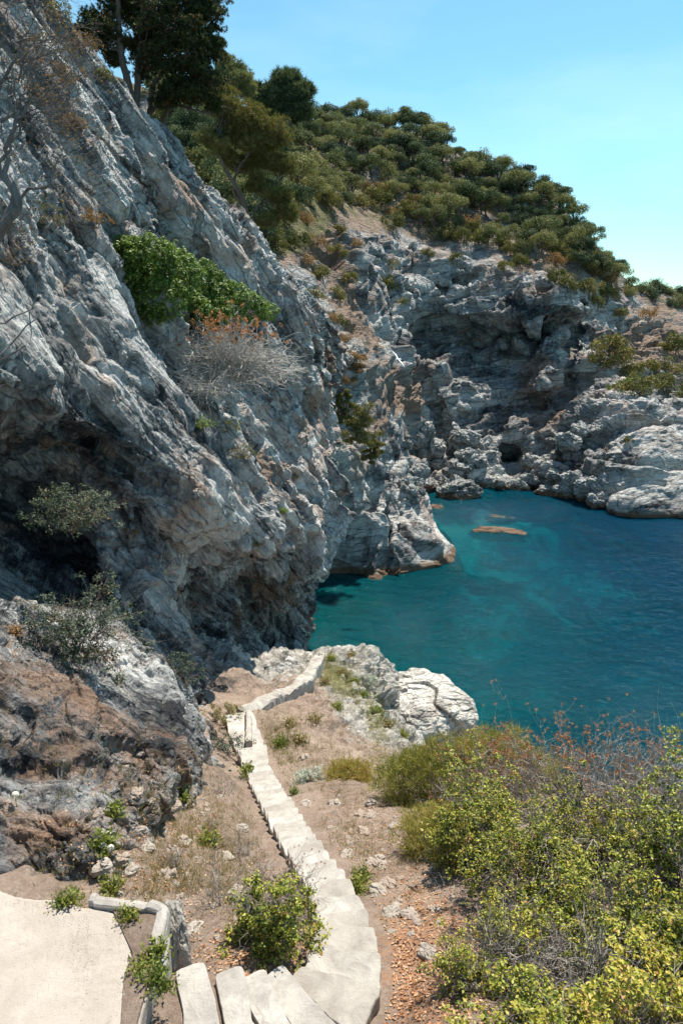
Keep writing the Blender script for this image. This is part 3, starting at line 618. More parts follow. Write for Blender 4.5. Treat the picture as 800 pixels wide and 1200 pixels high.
def make_sea():
    # one sheet: fine wave grid round the cove, stretched out to the horizon
    xs = np.concatenate([-4000*np.linspace(1, .02, 12)**3-30, np.linspace(-20, 90, 760), 100+3900*np.linspace(.003, 1, 14)**2])
    ys = np.concatenate([-3000*np.linspace(1, .01, 8)**2+18, np.linspace(22, 118, 560), 125+6000*np.linspace(.002, 1, 14)**2])
    XX, YY = np.meshgrid(xs, ys, indexing='ij'); x, y = XX.ravel(), YY.ravel()
    def rot(a_, sx, sy): c_, s_ = math.cos(R(a_)), math.sin(R(a_)); return np.stack([(x*c_+y*s_)*sx, (-x*s_+y*c_)*sy, x*0], 1).astype(np.float32)
    wrp_ = fbm(rot(0, .25, .25), 3, 7)[:, None]*np.array([.6, .6, 0], np.float32)
    h_ = .055*fbm(rot(25, .45, 1.1)+wrp_, 3, 1)+.075*(1-np.abs(fbm(rot(35, .22, .5)+wrp_, 3, 5)))+.022*fbm(rot(10, 1.3, 2.6), 2, 9)
    am = .55+.45*np.clip((x-5)/25, 0, 1); h_ = h_*am*((x > -20) & (x < 90) & (y > 22) & (y < 118))
    return mesh_np('sea', np.stack([x, y, h_-.03], 1), gridfaces(len(xs), len(ys))[:, ::-1], M['water'], smooth=True)
sea = make_sea()
setp(sea, 'clear teal sea water filling the cove', 'sea', kind='structure')
def bedz(x, y):
    q_ = np.stack([x.ravel(), y.ravel(), x.ravel()*0], 1)
    shore = np.clip((y-62)/26, 0, 1)*np.clip((34-np.abs(x-16))/14, 0, 1)
    base = -7.5-np.clip((x-8)/12, 0, 5)*1.2+5.0*shore
    return base+(fbm(q_/9, 5, 91)*1.6+fbm(q_/2.2, 3, 95)*.4).reshape(x.shape)
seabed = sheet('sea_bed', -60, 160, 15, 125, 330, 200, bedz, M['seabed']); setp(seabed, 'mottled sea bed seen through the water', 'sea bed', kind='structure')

# ------------------------------------------------------------------ rocks
def rock(name, centre, size, seed, mat, parent=None, sub=60, amp=1.0, squash=None, yaw=0.0):
    nu_, nv_ = sub*2, sub
    th = np.linspace(0, 2*np.pi, nu_, endpoint=False); ph = np.linspace(.02, np.pi-.02, nv_)
    TH, PH = np.meshgrid(th, ph, indexing='ij'); D = np.stack([np.cos(TH)*np.sin(PH), np.sin(TH)*np.sin(PH), np.cos(PH)], -1).reshape(-1, 3)
    # boxy superellipsoid
    D = D/(np.abs(D)**3.0).sum(1)[:, None]**(1/3.0)
    h, e = facet(D*1.25+seed*3.7, seed); h2, e2 = facet(D*3.1+seed, seed+1); h3__, e3 = facet(D*7+seed, seed+2)
    r = 1+amp*(.26*h-.05*(1-e)+.11*h2-.03*(1-e2)+.04*h3__+.08*fbm(D*2+seed, 4, seed+3)+.02*fbm(D*12, 3, seed))
    V = D*r[:, None]*np.array(size)[None]
    c_, s_ = math.cos(yaw), math.sin(yaw); V = V@np.array([[c_, s_, 0], [-s_, c_, 0], [0, 0, 1]])
    i = np.arange(nu_)[:, None]; j = np.arange(nv_-1)[None]; i2 = (i+1) % nu_
    F = np.stack([i*nv_+j, i*nv_+j+1, i2*nv_+j+1, i2*nv_+j], -1).reshape(-1, 4)
    Vt = np.vstack([V, V[::nv_].mean(0), V[nv_-1::nv_].mean(0)]); k = len(V); ii = np.arange(nu_); jj = (ii+1) % nu_
    caps = np.vstack([np.stack([np.full(nu_, k), ii*nv_, jj*nv_], 1), np.stack([np.full(nu_, k+1), jj*nv_+nv_-1, ii*nv_+nv_-1], 1)])
    o = mesh_np(name, Vt, [F, caps], mat, parent, attrs={'soil': np.zeros(len(Vt))-1, 'green': np.zeros(len(Vt))-1}); o.location = centre
    return o
setp(rock('rock_outcrop', P(492, 836, 29.2), (1.95, 2.2, 1.4), 11, M['rock_white'], sub=150, amp=.5, yaw=.5), 'large bleached white rock at the tip of the knoll above the sea', 'rock')
setp(rock('rock_outcrop', P(418, 778, 29.6), (.62, .6, .62), 12, M['rock_white'], sub=70, yaw=.3), 'white block of stone on top of the knoll at its seaward edge', 'rock')
setp(rock('rock_outcrop', P(352, 780, 28.0)+np.array([-.6,0,-.6]), (.9, .8, .5), 13, M['rock_near'], sub=70, yaw=.9), 'grey boulder lying in the shade beside the far end of the white wall', 'rock')
setp(rock('boulder', PZ(568, 562, .6), (3.0, 2.2, 2.4), 14, M['rock_white'], sub=80), 'big whitish boulder by the cave at the back of the cove', 'boulder')
setp(rock('boulder', PZ(538, 578, .3), (2.6, 2.2, 1.7), 15, M['boulder'], sub=80, yaw=.4), 'rounded grey boulder at the waterline left of the cave', 'boulder')
setp(rock('boulder', PZ(643, 577, .2), (1.9, 1.2, 1.0), 16, M['boulder'], sub=60, yaw=.2), 'lone pale boulder standing in the water right of the cave', 'boulder')
setp(rock('submerged_rock', PZ(584, 626, -.5), (3.0, 1.5, .62), 17, M['boulder'], sub=80, yaw=-.25), 'long rust brown rock just breaking the surface in mid cove', 'rock')
setp(rock('submerged_rock', PZ(586, 609, -.5), (1.8, .9, .5), 19, M['boulder'], sub=50), 'small flat rock awash between the cave and the long rusty rock', 'rock')
setp(rock('submerged_rock', PZ(508, 597, -.4), (1.3, .9, .6), 20, M['boulder'], sub=50), 'small reddish rock in the water at the foot of the left shore', 'rock')
# shore rubble: a few shapes, copied
protos = [rock('boulder', (0, 0, -50), (1, .8, .7), 21+i*3, M['boulder'], sub=26, amp=1.1) for i in range(5)]
n_b = 0
first = True
for i in range(400):
    u = random.uniform(470, 705); vv = {True: random.uniform(505, 572), False: random.uniform(565, 588)}[random.random() < .8]
    if 575 < u < 620 and vv < 560: continue
    if u > 560 and vv < 535 and u < 640: continue
    hh = hit([bv_far], u, vv)
    if hh is None or hh[0].z > 13 or hh[0].z < -.4 or abs(hh[1].z) < .3: continue
    if n_b >= 110: break
    o = protos[n_b] if n_b < 5 else protos[random.randrange(5)].copy()
    if n_b >= 5: COL.objects.link(o)
    s = random.choice([.45, .6, .8, 1.1, 1.6]); o.location = hh[0]+Vector((0, -.2, .15*s)); o.rotation_euler = (random.uniform(-.3, .3), random.uniform(-.3, .3), random.uniform(0, 6.3)); o.scale = (s, s, s)
    setp(o, 'grey boulder in the rubble heaped along the cove shore', 'boulder', 'boulders heaped along the cove shore'); n_b += 1

# ------------------------------------------------------------------ stairway
stair = empty('stone_stairway', tuple(SP3[6]))
setp(stair, 'pale stone stairway curving down the slope to the knoll', 'stairway')
def slab(name, outline, ztop, thick, mat, parent, jit=.018, off=(0, 0, 0), rough=.012, cell=.05):
    """a worn slab: dense irregular outline, rounded edge, slightly uneven top"""
    pts = []
    n_ = len(outline)
    for i in range(n_):
        a = np.array(outline[i], float); b = np.array(outline[(i+1) % n_], float); k = max(2, int(np.linalg.norm(b-a)/cell))
        for j in range(k): pts.append(a+(b-a)*j/k)
    pts = np.array(pts); c = pts.mean(0)
    # round the corners
    for _ in range(1): pts = .5*pts+.25*np.roll(pts, 1, 0)+.25*np.roll(pts, -1, 0)
    q_ = np.column_stack([pts*4.0, np.full(len(pts), ztop*5)])
    dirs = pts-c; dirs /= np.linalg.norm(dirs, axis=1)[:, None]
    pts = pts+dirs*(jit*1.6*fbm(q_, 4, 3))[:, None]+dirs*rng.normal(0, jit*.15, (len(pts), 1))
    rings = []
    for s, dz in ((.0, 0), (.3, 0), (.6, 0), (.85, 0), (.955, 0), (.985, -.008), (1.0, -.03), (1.0, -.09), (1.01, -thick)):
        r_ = c+(pts-c)*s; zz = np.full(len(pts), ztop+dz)
        rr = np.column_stack([r_, zz]); rr[:, 2] += rough*fbm(np.column_stack([r_*3, zz*0+ztop]), 3, 8)*(1 if dz > -.1 else 0)
        rings.append(rr)
    V = np.vstack(rings)-np.array(off); m_ = len(pts); F = []
    for k in range(len(rings)-1):
        i = np.arange(m_); j = (i+1) % m_
        F.append(np.stack([k*m_+i, (k+1)*m_+i, (k+1)*m_+j, k*m_+j], 1))
    return mesh_np(name, V, np.vstack(F)[:, ::-1], mat, parent, smooth=False)
# resample centreline
def line_at(s):
    p3 = cr(SP3, np.atleast_1d(s)); return p3[0]
def width_at(s): return float(np.interp(s, np.arange(len(SW)), SW))
ss = np.linspace(1, len(SP3)-1, 3000); pl = cr(SP3, ss); arc = np.concatenate([[0], np.cumsum(np.linalg.norm(np.diff(pl[:, :2], axis=0), axis=1))])
marks = [0]
while marks[-1] < arc[-1]-.2:
    s_here = np.interp(marks[-1], arc, ss)
    marks.append(marks[-1]+(.33 if s_here < 4 else (.42 if s_here < 7 else .40 if s_here < 12.3 else 1.3))*random.uniform(.92, 1.08))
marks[-1] = arc[-1]
zprev = None
for k in range(len(marks)-1):
    sa, sb = np.interp(marks[k], arc, ss), np.interp(marks[k+1], arc, ss)
    pa, pb = line_at(sa), line_at(sb); ta = line_at(min(sa+.05, 14.99))-line_at(max(sa-.05, 1)); tb = line_at(min(sb+.05, 14.99))-line_at(max(sb-.05, 1))
    na = np.array([-ta[1], ta[0]]); na /= np.linalg.norm(na); nb = np.array([-tb[1], tb[0]]); nb /= np.linalg.norm(nb)
    wa, wb = width_at(sa)/2*random.uniform(.80, .92), width_at(sb)/2*random.uniform(.80, .92)
    d_ = (pb-pa)[:2]; d_ = d_/np.linalg.norm(d_); gap = .012
    A0 = pa[:2]+d_*(.014 if sa < 12.3 else -.02); B0 = pb[:2]-d_*gap if sa > 4.5 else pb[:2]-d_*.03
    zt = (pa[2]+pb[2])/2
    if sa < 4.6: wa = wb = .58; na = nb = np.array([-d_[1], d_[0]])
    if sa >= 12.3: zt = pa[2]*.5+pb[2]*.5
    wl = 1.0; 
    if sa < 5: offc = .0
    tw = random.uniform(-.03, .03); out = [A0+na*wa+d_*tw, A0-na*wa-d_*tw, B0-nb*wb-d_*tw, B0+nb*wb+d_*tw]
    slab('step', out, zt, .42, M['step'], stair, off=stair.location, jit=.016 if sa > 4.6 else .014, rough=.012)
# parapet wall along the path end
def wall_line(name, px, label, cat, h, w_, mat, drop=1.0, jit=.05):
    A = np.array([PZ(*e) for e in px]); k = 90; pl_ = cr(A, np.linspace(0, len(A)-1, k)); tg = np.gradient(pl_, axis=0); nn = np.stack([-tg[:, 1], tg[:, 0]], 1); nn /= np.linalg.norm(nn, axis=1)[:, None]
    prof = [(-.55, -drop), (-.5, -.1), (-.47, -.02), (-.36, .0), (0, .012), (.36, .0), (.47, -.02), (.5, -.1), (.55, -drop)]
    V = []
    for i in range(k):
        for j, (a, b) in enumerate(prof):
            q_ = np.array([pl_[i][0]+nn[i][0]*a*w_, pl_[i][1]+nn[i][1]*a*w_, pl_[i][2]+b]); V.append(q_)
    V = np.array(V); 
    hh_, ee_ = facet(V/.45, 5); V = V+(np.stack([fbm(V*3, 3, 1), fbm(V*3+9, 3, 2), fbm(V*3+20, 3, 4)], 1)*.5+hh_[:, None]*.9)*jit
    F = gridfaces(k, len(prof)); n9 = len(prof)
    o = mesh_np(name, V-A[0], [F[:, ::-1], np.arange(n9)[None], (len(V)-1-np.arange(n9))[None]], mat); o.location = A[0]; setp(o, label, cat); return o
wall_line('parapet_wall', [(283,832,12.55),(300,825,12.3),(322,812,12.1),(345,803,11.7),(362,788,11.2),(374,768,10.6)], 'low whitewashed rubble wall running along the seaward end of the path', 'wall', .3, .5, M['step'], 1.2, .12)
wall_line('parapet_wall', [(291,832,12.75),(292,850,12.9),(291,870,13.1)], 'short upright kerb wall where the path meets the knoll', 'wall', .3, .16, M['step'], 1.0, .03)
# ------------------------------------------------------------------ landing at the lower left
plat = empty('concrete_platform', tuple(PZ(60, 1120, 18.6))); setp(plat, 'sandy concrete landing with cracked edges at the lower left', 'platform')
zz0 = 18.62
pp = [PZ(*e, zz0)[:2] for e in [(-420, 1030), (0, 1047), (70, 1055), (130, 1066), (150, 1080), (166, 1110), (150, 1150), (148, 1200), (146, 1290), (-300, 1290)]]
slab('deck', pp, zz0, 1.1, M['concrete'], plat, jit=.03, off=plat.location, rough=.01, cell=.04)
so_p = [PZ(*e, zz0-.04)[:2] for e in [(128, 1062), (188, 1070), (182, 1100), (176, 1150), (168, 1180), (156, 1230), (140, 1230), (146, 1150), (158, 1112), (146, 1082)]]
slab('soil', so_p, zz0+.012, .9, M['ground'], plat, jit=.02, off=plat.location, cell=.03)
_b = rock('buttress', np.array(P(203, 1106, 6.7)), (.15, .26, .42), 61, M['wallstone'], sub=50, amp=.6, yaw=.35); _b.parent = plat; _b.location = _b.location-plat.location
def as_part(o, par): o.parent = par; o.location = np.array(o.location)-np.array(par.location); [o.pop(k, None) for k in ('label', 'category')]
as_part(wall_line('kerb', [(104,1054,18.66),(150,1058,18.67),(186,1063,18.67),(189,1072,18.66),(184,1095,18.66),(176,1112,18.62)], None, None, .1, .12, M['step'], 1.2, .03), plat)
as_part(wall_line('kerb', [(176,1135,18.62),(170,1165,18.6),(162,1195,18.6),(156,1240,18.6)], None, None, .1, .07, M['step'], 1.2, .012), plat)
as_part(wall_line('wall', [(193,1067,18.62),(191,1085,18.6),(188,1100,18.58),(184,1118,18.55),(181,1140,18.5)], None, None, .1, .10, M['wallstone'], 1.3, .05), plat)

# ------------------------------------------------------------------ plants
def rdir(n_, up=0.0):
    d_ = rng.normal(size=(n_, 3)); d_[:, 2] += up; return d_/np.linalg.norm(d_, axis=1)[:, None]
def crown_pts(nclump, rx, ry, rz, base=0.0, flat=1.0):
    c = rdir(nclump, .45)*rng.uniform(.55, 1.0, (nclump, 1))*np.array([rx, ry, rz]); c[:, 2] = np.abs(c[:, 2])*flat+base; return c
def bent(a, b, k=5, j=.1, sag=0.0):
    a = np.array(a, float); b = np.array(b, float); t = np.linspace(0, 1, k)[:, None]; L = np.linalg.norm(b-a)
    o = rng.normal(0, j*L, (k, 3))*np.sin(t*np.pi); o[:, 2] += sag*L*np.sin(t[:, 0]*np.pi); return a+(b-a)*t+o
def make_tree(name, kind, Ht, W, leafm, dens=300, tuft=.2):
    """distant pine or shrub-tree, base at the origin"""
    root = empty(name); tb = MB(); cb = MB()
    lean = rng.normal(0, .08*Ht, 2); top = np.array([lean[0], lean[1], Ht*.72])
    if kind == 'umbrella': n_c = 15; cl = crown_pts(n_c, W/2, W/2, Ht*.34, Ht*.46); rc = W*.2; fl = .7
    elif kind == 'cone': n_c = 15; zz = np.linspace(.25, .95, n_c); cl = rdir(n_c)*((1-zz)*W*.5)[:, None]; cl[:, 2] = zz*Ht; rc = W*.2; fl = .7
    else: n_c = 14; cl = crown_pts(n_c, W/2, W/2, Ht*.55, Ht*.18); rc = W*.22; fl = .8
    cl[:, :2] += lean*(cl[:, 2:3]/Ht)
    tr = bent((0, 0, -.6), top, 6, .03); tb.tube(tr, np.linspace(.035*Ht, .012*Ht, 6), 6)
    for c in cl:
        s0 = tr[np.clip(int(random.uniform(2, 5)), 0, 5)]; tb.tube(bent(s0, c, 4, .06, .05), np.linspace(.012*Ht, .004*Ht, 4), 4)
        m_ = int(dens*random.uniform(.6, 1.3)); r_ = rc*random.uniform(.7, 1.3)
        d_ = rdir(m_, .35); pos = c+d_*(rng.uniform(.35, 1., (m_, 1))**.6)*r_*np.array([1, 1, fl])
        pos += rng.normal(0, .06*W*.3, pos.shape)
        cb.cards(pos, d_+rng.normal(0, .6, d_.shape), rng.uniform(.6, 1.4, m_)*tuft, .7)
    tb.build('trunk', M['bark'], root); cb.build('crown', leafm, root); return root

def place(root, pos, rz=0, s=1.0): root.location = pos; root.rotation_euler = (0, 0, rz); root.scale = (s, s, s*random.uniform(.9, 1.15)); return root

pine_p = [make_tree('pine_tree', 'umbrella', 6.0, 5.6, M['leaf_pine']) for _ in range(4)]+[make_tree('pine_tree', 'round', 5.5, 5.0, M['leaf_pine']) for _ in range(3)]
shrub_p = [make_tree('evergreen_shrub', 'round', 3.0, 3.8, M['leaf_olive'], 130, .2) for _ in range(3)]+[make_tree('evergreen_shrub', 'round', 2.6, 3.4, M['leaf_dry'], 90, .17) for _ in range(2)]
used = set()
def use(protos, k):
    o = protos[k]
    if id(o) not in used: used.add(id(o)); return o
    return copy_tree(o)
# wooded ridge: even scatter in the wooded band
RIDGE = [(180,95),(270,125),(300,132),(345,145),(400,148),(450,150),(500,162),(550,188),(600,214),(650,242),(690,288),(705,318),(740,335),(800,342)]
LOWER = [(180,150),(215,200),(270,275),(310,290),(345,245),(400,250),(430,245),(470,262),(500,278),(560,292),(600,300),(650,312),(690,322),(705,335),(740,350),(800,362)]
rx_, ry_ = zip(*RIDGE); lx_, ly_ = zip(*LOWER)
cand = []
for i in range(6000):
    u = random.uniform(185, 800); a = np.interp(u, rx_, ry_); b = np.interp(u, lx_, ly_)
    v = a+(b-a)*random.random()
    dmin = 12.5 if u < 700 else 14
    if all((u-c[0])**2+((v-c[1])*1.25)**2 > dmin**2 for c in cand): cand.append((u, v))
# along the skyline
sky_ = [(u, np.interp(u, rx_, ry_)+4) for u in np.arange(285, 800, 15)]+[(686, 300), (694, 309), (700, 322), (707, 330), (714, 336), (696, 326)]
n_t = 0
for j, (u, v) in enumerate(cand+sky_):
    hh = hit([bv_far], u, v)
    if hh is None or hh[0].z < 22: continue
    rel = (v-np.interp(u, rx_, ry_))/(np.interp(u, lx_, ly_)-np.interp(u, rx_, ry_)+1)
    if u > 722: k = random.choice([4, 5, 6]); s = random.uniform(.6, .95)
    elif rel > .72 and random.random() < .5:
        o = use(shrub_p, random.randrange(4)); place(o, hh[0], random.uniform(0, 6.3), random.uniform(.9, 1.3)); setp(o, 'olive evergreen shrub at the lower edge of the wood above the cove cliff', 'shrub', 'shrubs at the edge of the wood above the cliff'); n_t += 1; continue
    else: k = random.choice([0, 1, 2, 3, 4, 5, 6, 0, 1, 2, 3]); s = random.uniform(.55, 1.2)
    o = use(pine_p, k); place(o, hh[0]-Vector((0, 0, 1.3 if u > 722 else .3)), random.uniform(0, 6.3), s); n_t += 1
    if u > 722: setp(o, 'low dark tree in the belt along the far right headland top', 'tree', 'low trees along the right headland top')
    elif j >= len(cand): setp(o, 'dark green pine standing on the skyline of the far ridge', 'pine tree', 'pines on the ridge skyline')
    else: setp(o, 'green pine in the wood on the slope above the cove cliff', 'pine tree', 'pines on the slope above the cove')
# scattered shrubs in the gully and on the ledges of the far cliff: (u, v, scale, kind)
SH = [(300,230,1.1,0),(325,215,1.2,1),(345,240,1.1,2),(360,265,1.0,3),(330,265,1.1,0),(345,290,1.0,1),(372,290,.9,3),(310,255,1.1,3),(375,325,.8,0),(360,310,.9,4),(395,350,.7,0),(405,400,.7,3),(412,425,.95,4),(402,450,.8,3),
      (408,330,.8,1),(455,340,1.0,0),(455,315,.8,0),(430,245,1.0,1),(460,270,1.1,2),(480,245,1.0,0),(525,255,1.0,1),(500,300,.6,0),(560,285,.9,2),(470,355,.5,1),
      (715,425,1.7,0),(735,440,1.2,1),(740,460,1.5,1),(700,430,1.1,0),(780,440,1.5,1),(790,415,1.4,0),(775,455,1.1,0),(795,465,1.1,1),(760,372,1.0,3),(690,345,1.2,0),(700,360,1.0,1),(665,340,1.0,0),(710,352,1.1,2),(725,372,.8,0),
      (735,518,.4,0),(388,375,.6,3),(395,300,.8,0),(420,290,.7,3),(385,240,1.1,0),(400,275,.8,1),(370,350,.7,1),(398,380,.6,0),(650,330,1.0,1),(612,312,1,1),(590,318,.8,0),(535,305,.7,1),(320,290,.9,1)]
desc = {0: 'olive green shrub', 1: 'olive green shrub', 2: 'olive green shrub', 3: 'rust brown half dry shrub', 4: 'rust brown half dry shrub'}
for (u, v, s, k) in SH:
    hh = hit([bv_far], u, v)
    if hh is None: continue
    o = use(shrub_p, k); place(o, hh[0]-Vector((0, 0, .3)), random.uniform(0, 6.3), s*(hh[3]/110)**.5)
    if u > 680: pl_, gr_ = 'on the right headland slope', 'shrubs on the right headland slope'
    elif u < 425: pl_, gr_ = 'in the gully behind the near cliff', 'shrubs in the gully'
    else: pl_, gr_ = 'clinging to a ledge of the cove cliff', 'shrubs on ledges of the cove cliff'
    setp(o, desc[k]+' '+pl_, 'shrub', gr_+(' rusty' if k > 2 else ' green'))

# generic near bush ------------------------------------------------
def bush(name, label, cat, base, size, leafm, n_clump, per, leaf, twigm=None, twigs=60, asp=.5, seed=0, group=None, shape='dome', clump_r=.12, bare=0.0, tips=None, upb=.5, fold=.06, skel=.007, ntip=0, jag=.18):
    """branching shrub: stems fan from the foot, leaf rosettes sit at the twig ends"""
    root = empty(name, tuple(base)); setp(root, label, cat, group)
    sx, sy, sz = size; tb = MB(); lb = MB(); kb_ = MB()
    d_ = rdir(n_clump, upb); d_[:, 2] = np.abs(d_[:, 2]) if shape == 'dome' else d_[:, 2]
    lump = 1+jag*1.6*fbm(d_*2.3+seed*5, 3, seed)
    r_ = rng.uniform(.0, 1, (n_clump, 1))**.38*lump[:, None]
    C_ = d_*r_*np.array([sx, sy, sz])
    order = rng.permutation(n_clump)
    stems = []
    for i in range(max(4, twigs//8)):
        e_ = rdir(1, .6)[0]*np.array([sx, sy, sz])*.55; e_[2] = abs(e_[2]); s_ = bent((rng.normal(0, .05), rng.normal(0, .05), -.15), e_, 6, .08); stems.append(s_); tb.tube(s_, np.linspace(skel*2.6, skel*1.2, 6), 5)
    for i in order[:twigs]:
        c = C_[i]; s_ = min(stems, key=lambda a: np.linalg.norm(a[-2]-c)); a = s_[random.choice([3, 4, 5])]
        b_ = bent(a, c*1.04, 6, .09, .04); tb.tube(b_, np.linspace(skel, skel*.35, 6), 3)
        for q_ in range(3):
            f_ = b_[random.choice([2, 3, 4])]; tb.tube(bent(f_, f_+(c-a)*.35+rng.normal(0, .16*sx, 3)*.6, 4, .1), np.linspace(skel*.55, skel*.25, 4), 3)
    live = C_[(rng.random(n_clump) > bare) & (fbm(C_*3.2/max(sz, .3)+seed, 3, seed+9)+rng.uniform(-.35, .35, n_clump) > -.12)]
    m_ = len(live)*per; cen = np.repeat(live, per, 0); rd = rdir(m_, .4)
    pos = cen+rd*rng.uniform(.25, 1, (m_, 1))*clump_r*np.array([1, 1, .75])
    nr = rd*.6+np.array([0, 0, .65])+rng.normal(0, .45, rd.shape)
    lb.cards(pos, nr, rng.uniform(.65, 1.25, m_)*leaf, asp, fold)
    tb.build('twigs', twigm or M['twig_dark'], root); lb.build('foliage', leafm, root)
    if tips:
        top = C_[np.argsort(-(C_[:, 2]/sz+.25*rng.normal(size=n_clump)))[:ntip or n_clump//4]]*1.08
        k_ = 26; cen = np.repeat(top, k_, 0); rd = rdir(len(cen), .3); kb_.cards(cen+rd*rng.uniform(.2, 1, (len(cen), 1))*clump_r*.8, rd, leaf*rng.uniform(.4, .9, len(cen)), .8); kb_.build('flower_heads', M[tips], root)
    return root
def at(u, v, bv=None, dz=0.0):
    h_ = hit(bv or ALL, u, v); return np.array(h_[0])+np.array([0, 0, dz])

def twiggy(name, label, cat, base, size, n_main, per, mat, L=.35, th=.006, up=.6, tips=None, ntip=300, group=None, tipsize=.05, part='branches'):
    """bare, intricately forked dead shrub"""
    root = empty(name, tuple(base)); setp(root, label, cat, group); tb = MB(); tp = []; sx, sy, sz = size
    for i in range(n_main):
        e_ = rdir(1, up)[0]*np.array([sx, sy, sz])*rng.uniform(.7, 1.1); e_[2] = max(e_[2], .05*sz)
        s_ = bent((rng.normal(0, .06*sx), rng.normal(0, .06*sy), -.1), e_, 7, .09); tb.tube(s_, np.linspace(th*2, th*.7, 7), 4)
        for k in range(per):
            f_ = s_[random.choice([2, 3, 4, 5, 6])]; dr = (e_/np.linalg.norm(e_)*.6+rng.normal(0, .55, 3)); g_ = f_+dr*L*rng.uniform(.5, 1.2)
            b_ = bent(f_, g_, 5, .1); tb.tube(b_, np.linspace(th*.7, th*.3, 5), 3)
            for m_ in range(3):
                f2 = b_[random.choice([1, 2, 3, 4])]; g2 = f2+(dr*.5+rng.normal(0, .5, 3))*L*.5; tb.tube(bent(f2, g2, 4, .1), np.linspace(th*.4, th*.2, 4), 3); tp.append(g2)
    tb.build(part, mat, root)
    if tips:
        tp = np.array(tp); sel = tp[np.argsort(-(tp[:, 2]+.2*sz*rng.normal(size=len(tp))))[:ntip]]; k_ = 14; cen = np.repeat(sel, k_, 0); rd = rdir(len(cen)); kb_ = MB()
        kb_.cards(cen+rd*rng.uniform(0, 1, (len(cen), 1))*tipsize, rd, tipsize*rng.uniform(.4, .9, len(cen)), .8); kb_.build('flower_heads', M[tips], root)
    return root

# ledge bush on the near cliff, made of a few overlapping lobes
def ledge_bush():
    root = empty('evergreen_bush', tuple(P(225, 365, 27.5))); setp(root, 'large bright green bush filling the ledge of the near cliff', 'bush')
    lb = MB(); tb = MB(); o0 = np.array(root.location)
    for (u, v, t, r_) in [(152,300,26.6,.75),(175,300,27.2,.9),(200,315,27.6,1.05),(230,330,28,1.1),(260,348,28.6,1.0),(290,358,29.6,.8),(312,363,30.4,.45),(165,325,26.3,.75),(190,345,26.6,.9),(220,358,27,.9),(250,362,27.8,.75),(140,290,26.4,.45),(180,365,26,.4)]:
        h_ = hit([bv_near], u, v+3); ts = float(proj(np.array(h_[0]))[2]) if h_ else t; c = P(u, v+3, min(ts-.3*r_, t))-o0; m_ = int(300*r_**2)
        d_ = rdir(m_, .2); cc = c+d_*r_*(1+.18*fbm(d_*3+u, 3, 5))[:, None]*np.array([1, 1, .75]); cc += rng.normal(0, .05, cc.shape)
        per = 26; cen = np.repeat(cc, per, 0); rd = rdir(len(cen), .4)
        lb.cards(cen+rd*rng.uniform(.2, 1, (len(cen), 1))*.15, rd+np.array([0, 0, .5]), .10*rng.uniform(.6, 1.3, len(cen)), .55, .05)
        for k in range(6): tb.tube(bent(c*.6, cc[k], 5, .06), np.linspace(.03, .01, 5), 4)
    tb.build('twigs', M['twig_dark'], root); lb.build('foliage', M['leaf_fresh'], root)
ledge_bush()
twiggy('dry_shrub', 'grey bare twiggy shrub with rust tips below the green ledge bush', 'shrub', P(262, 436, 26.2), (2.7, 1.2, 1.35), 120, 10, M['pale_twig'], .7, .021, .3, 'rusttip', 150, tipsize=.12)
twiggy('dry_shrub', 'hanging grey dead branches under the twiggy ledge shrub', 'shrub', P(245, 455, 25.0), (1.2, .8, .3), 14, 8, M['pale_twig'], .8, .02, -1.2)
# shaded shrubs on the near cliff
bush('evergreen_shrub', 'upper grey green shrub growing in the shade of the near cliff', 'shrub', P(85, 615, 14.6), (.95, .8, .95), M['leaf_grey'], 420, 22, .06, twigs=60, clump_r=.12, seed=1, jag=.35)
bush('evergreen_shrub', 'lower broad grey green shrub growing in the shade of the near cliff', 'shrub', P(100, 765, 13.2), (1.2, .8, 1.35), M['leaf_grey'], 620, 22, .055, twigs=90, clump_r=.12, seed=2, jag=.35)
bush('evergreen_shrub', 'small grey green shrub on the rock at the foot of the shaded face', 'shrub', P(215, 800, 17.5), (.5, .4, .7), M['leaf_grey'], 140, 20, .055, twigs=30, clump_r=.1, seed=3)
for (u, v, t, s, mt, lab) in [(235,500,22.3,.45,'leaf_fresh','small bright green shrub in the cleft of the near cliff'),(285,535,28.5,.7,'leaf_olive','olive shrub low in the cleft below the hanging branches'),(262,505,25.5,.6,'leaf_olive','olive shrub at the top of the cleft beside the pale boulder'),
        (150,628,16.2,.32,'leaf_dry','small rusty tuft on the shaded near cliff'),(330,600,31,.32,'leaf_fresh','small green shrub beside the arch in the near cliff'),(110,262,19.5,.5,'leaf_dry','rusty shrub high on the near cliff below the dead tree'),(50,262,16.5,.55,'leaf_olive','olive shrub at the upper left of the near cliff'),
        (135,800,13.2,.25,'leaf_grey','tiny grey plant on the brown rock'),(15,745,11.8,.22,'leaf_dry','dry tuft at the left edge of the near cliff'),(300,640,28.5,.25,'leaf_olive','tiny olive shrub over the overhang'),(345,560,37,.3,'leaf_olive','tiny olive shrub on the orange nose of the near cliff'),
        (262,845,20.6,.7,'leaf_olive','dark green shrub against the rock beside the path head'),(262,880,18.4,.65,'leaf_grey','grey green shrub squeezed between rock and path')]:
    b_ = hit([bv_near, bv_g], u, v); loc = np.array(b_[0]) if b_ else P(u, v, t); k_ = np.linalg.norm(loc-CAM)/t; s *= min(1.3, k_)
    bush('small_shrub', lab, 'shrub', loc, (s, s*.8, s*.8), M[mt], int(60+90*s), 18, .055 if t > 17 else .04, twigs=16, clump_r=.1, seed=int(u))
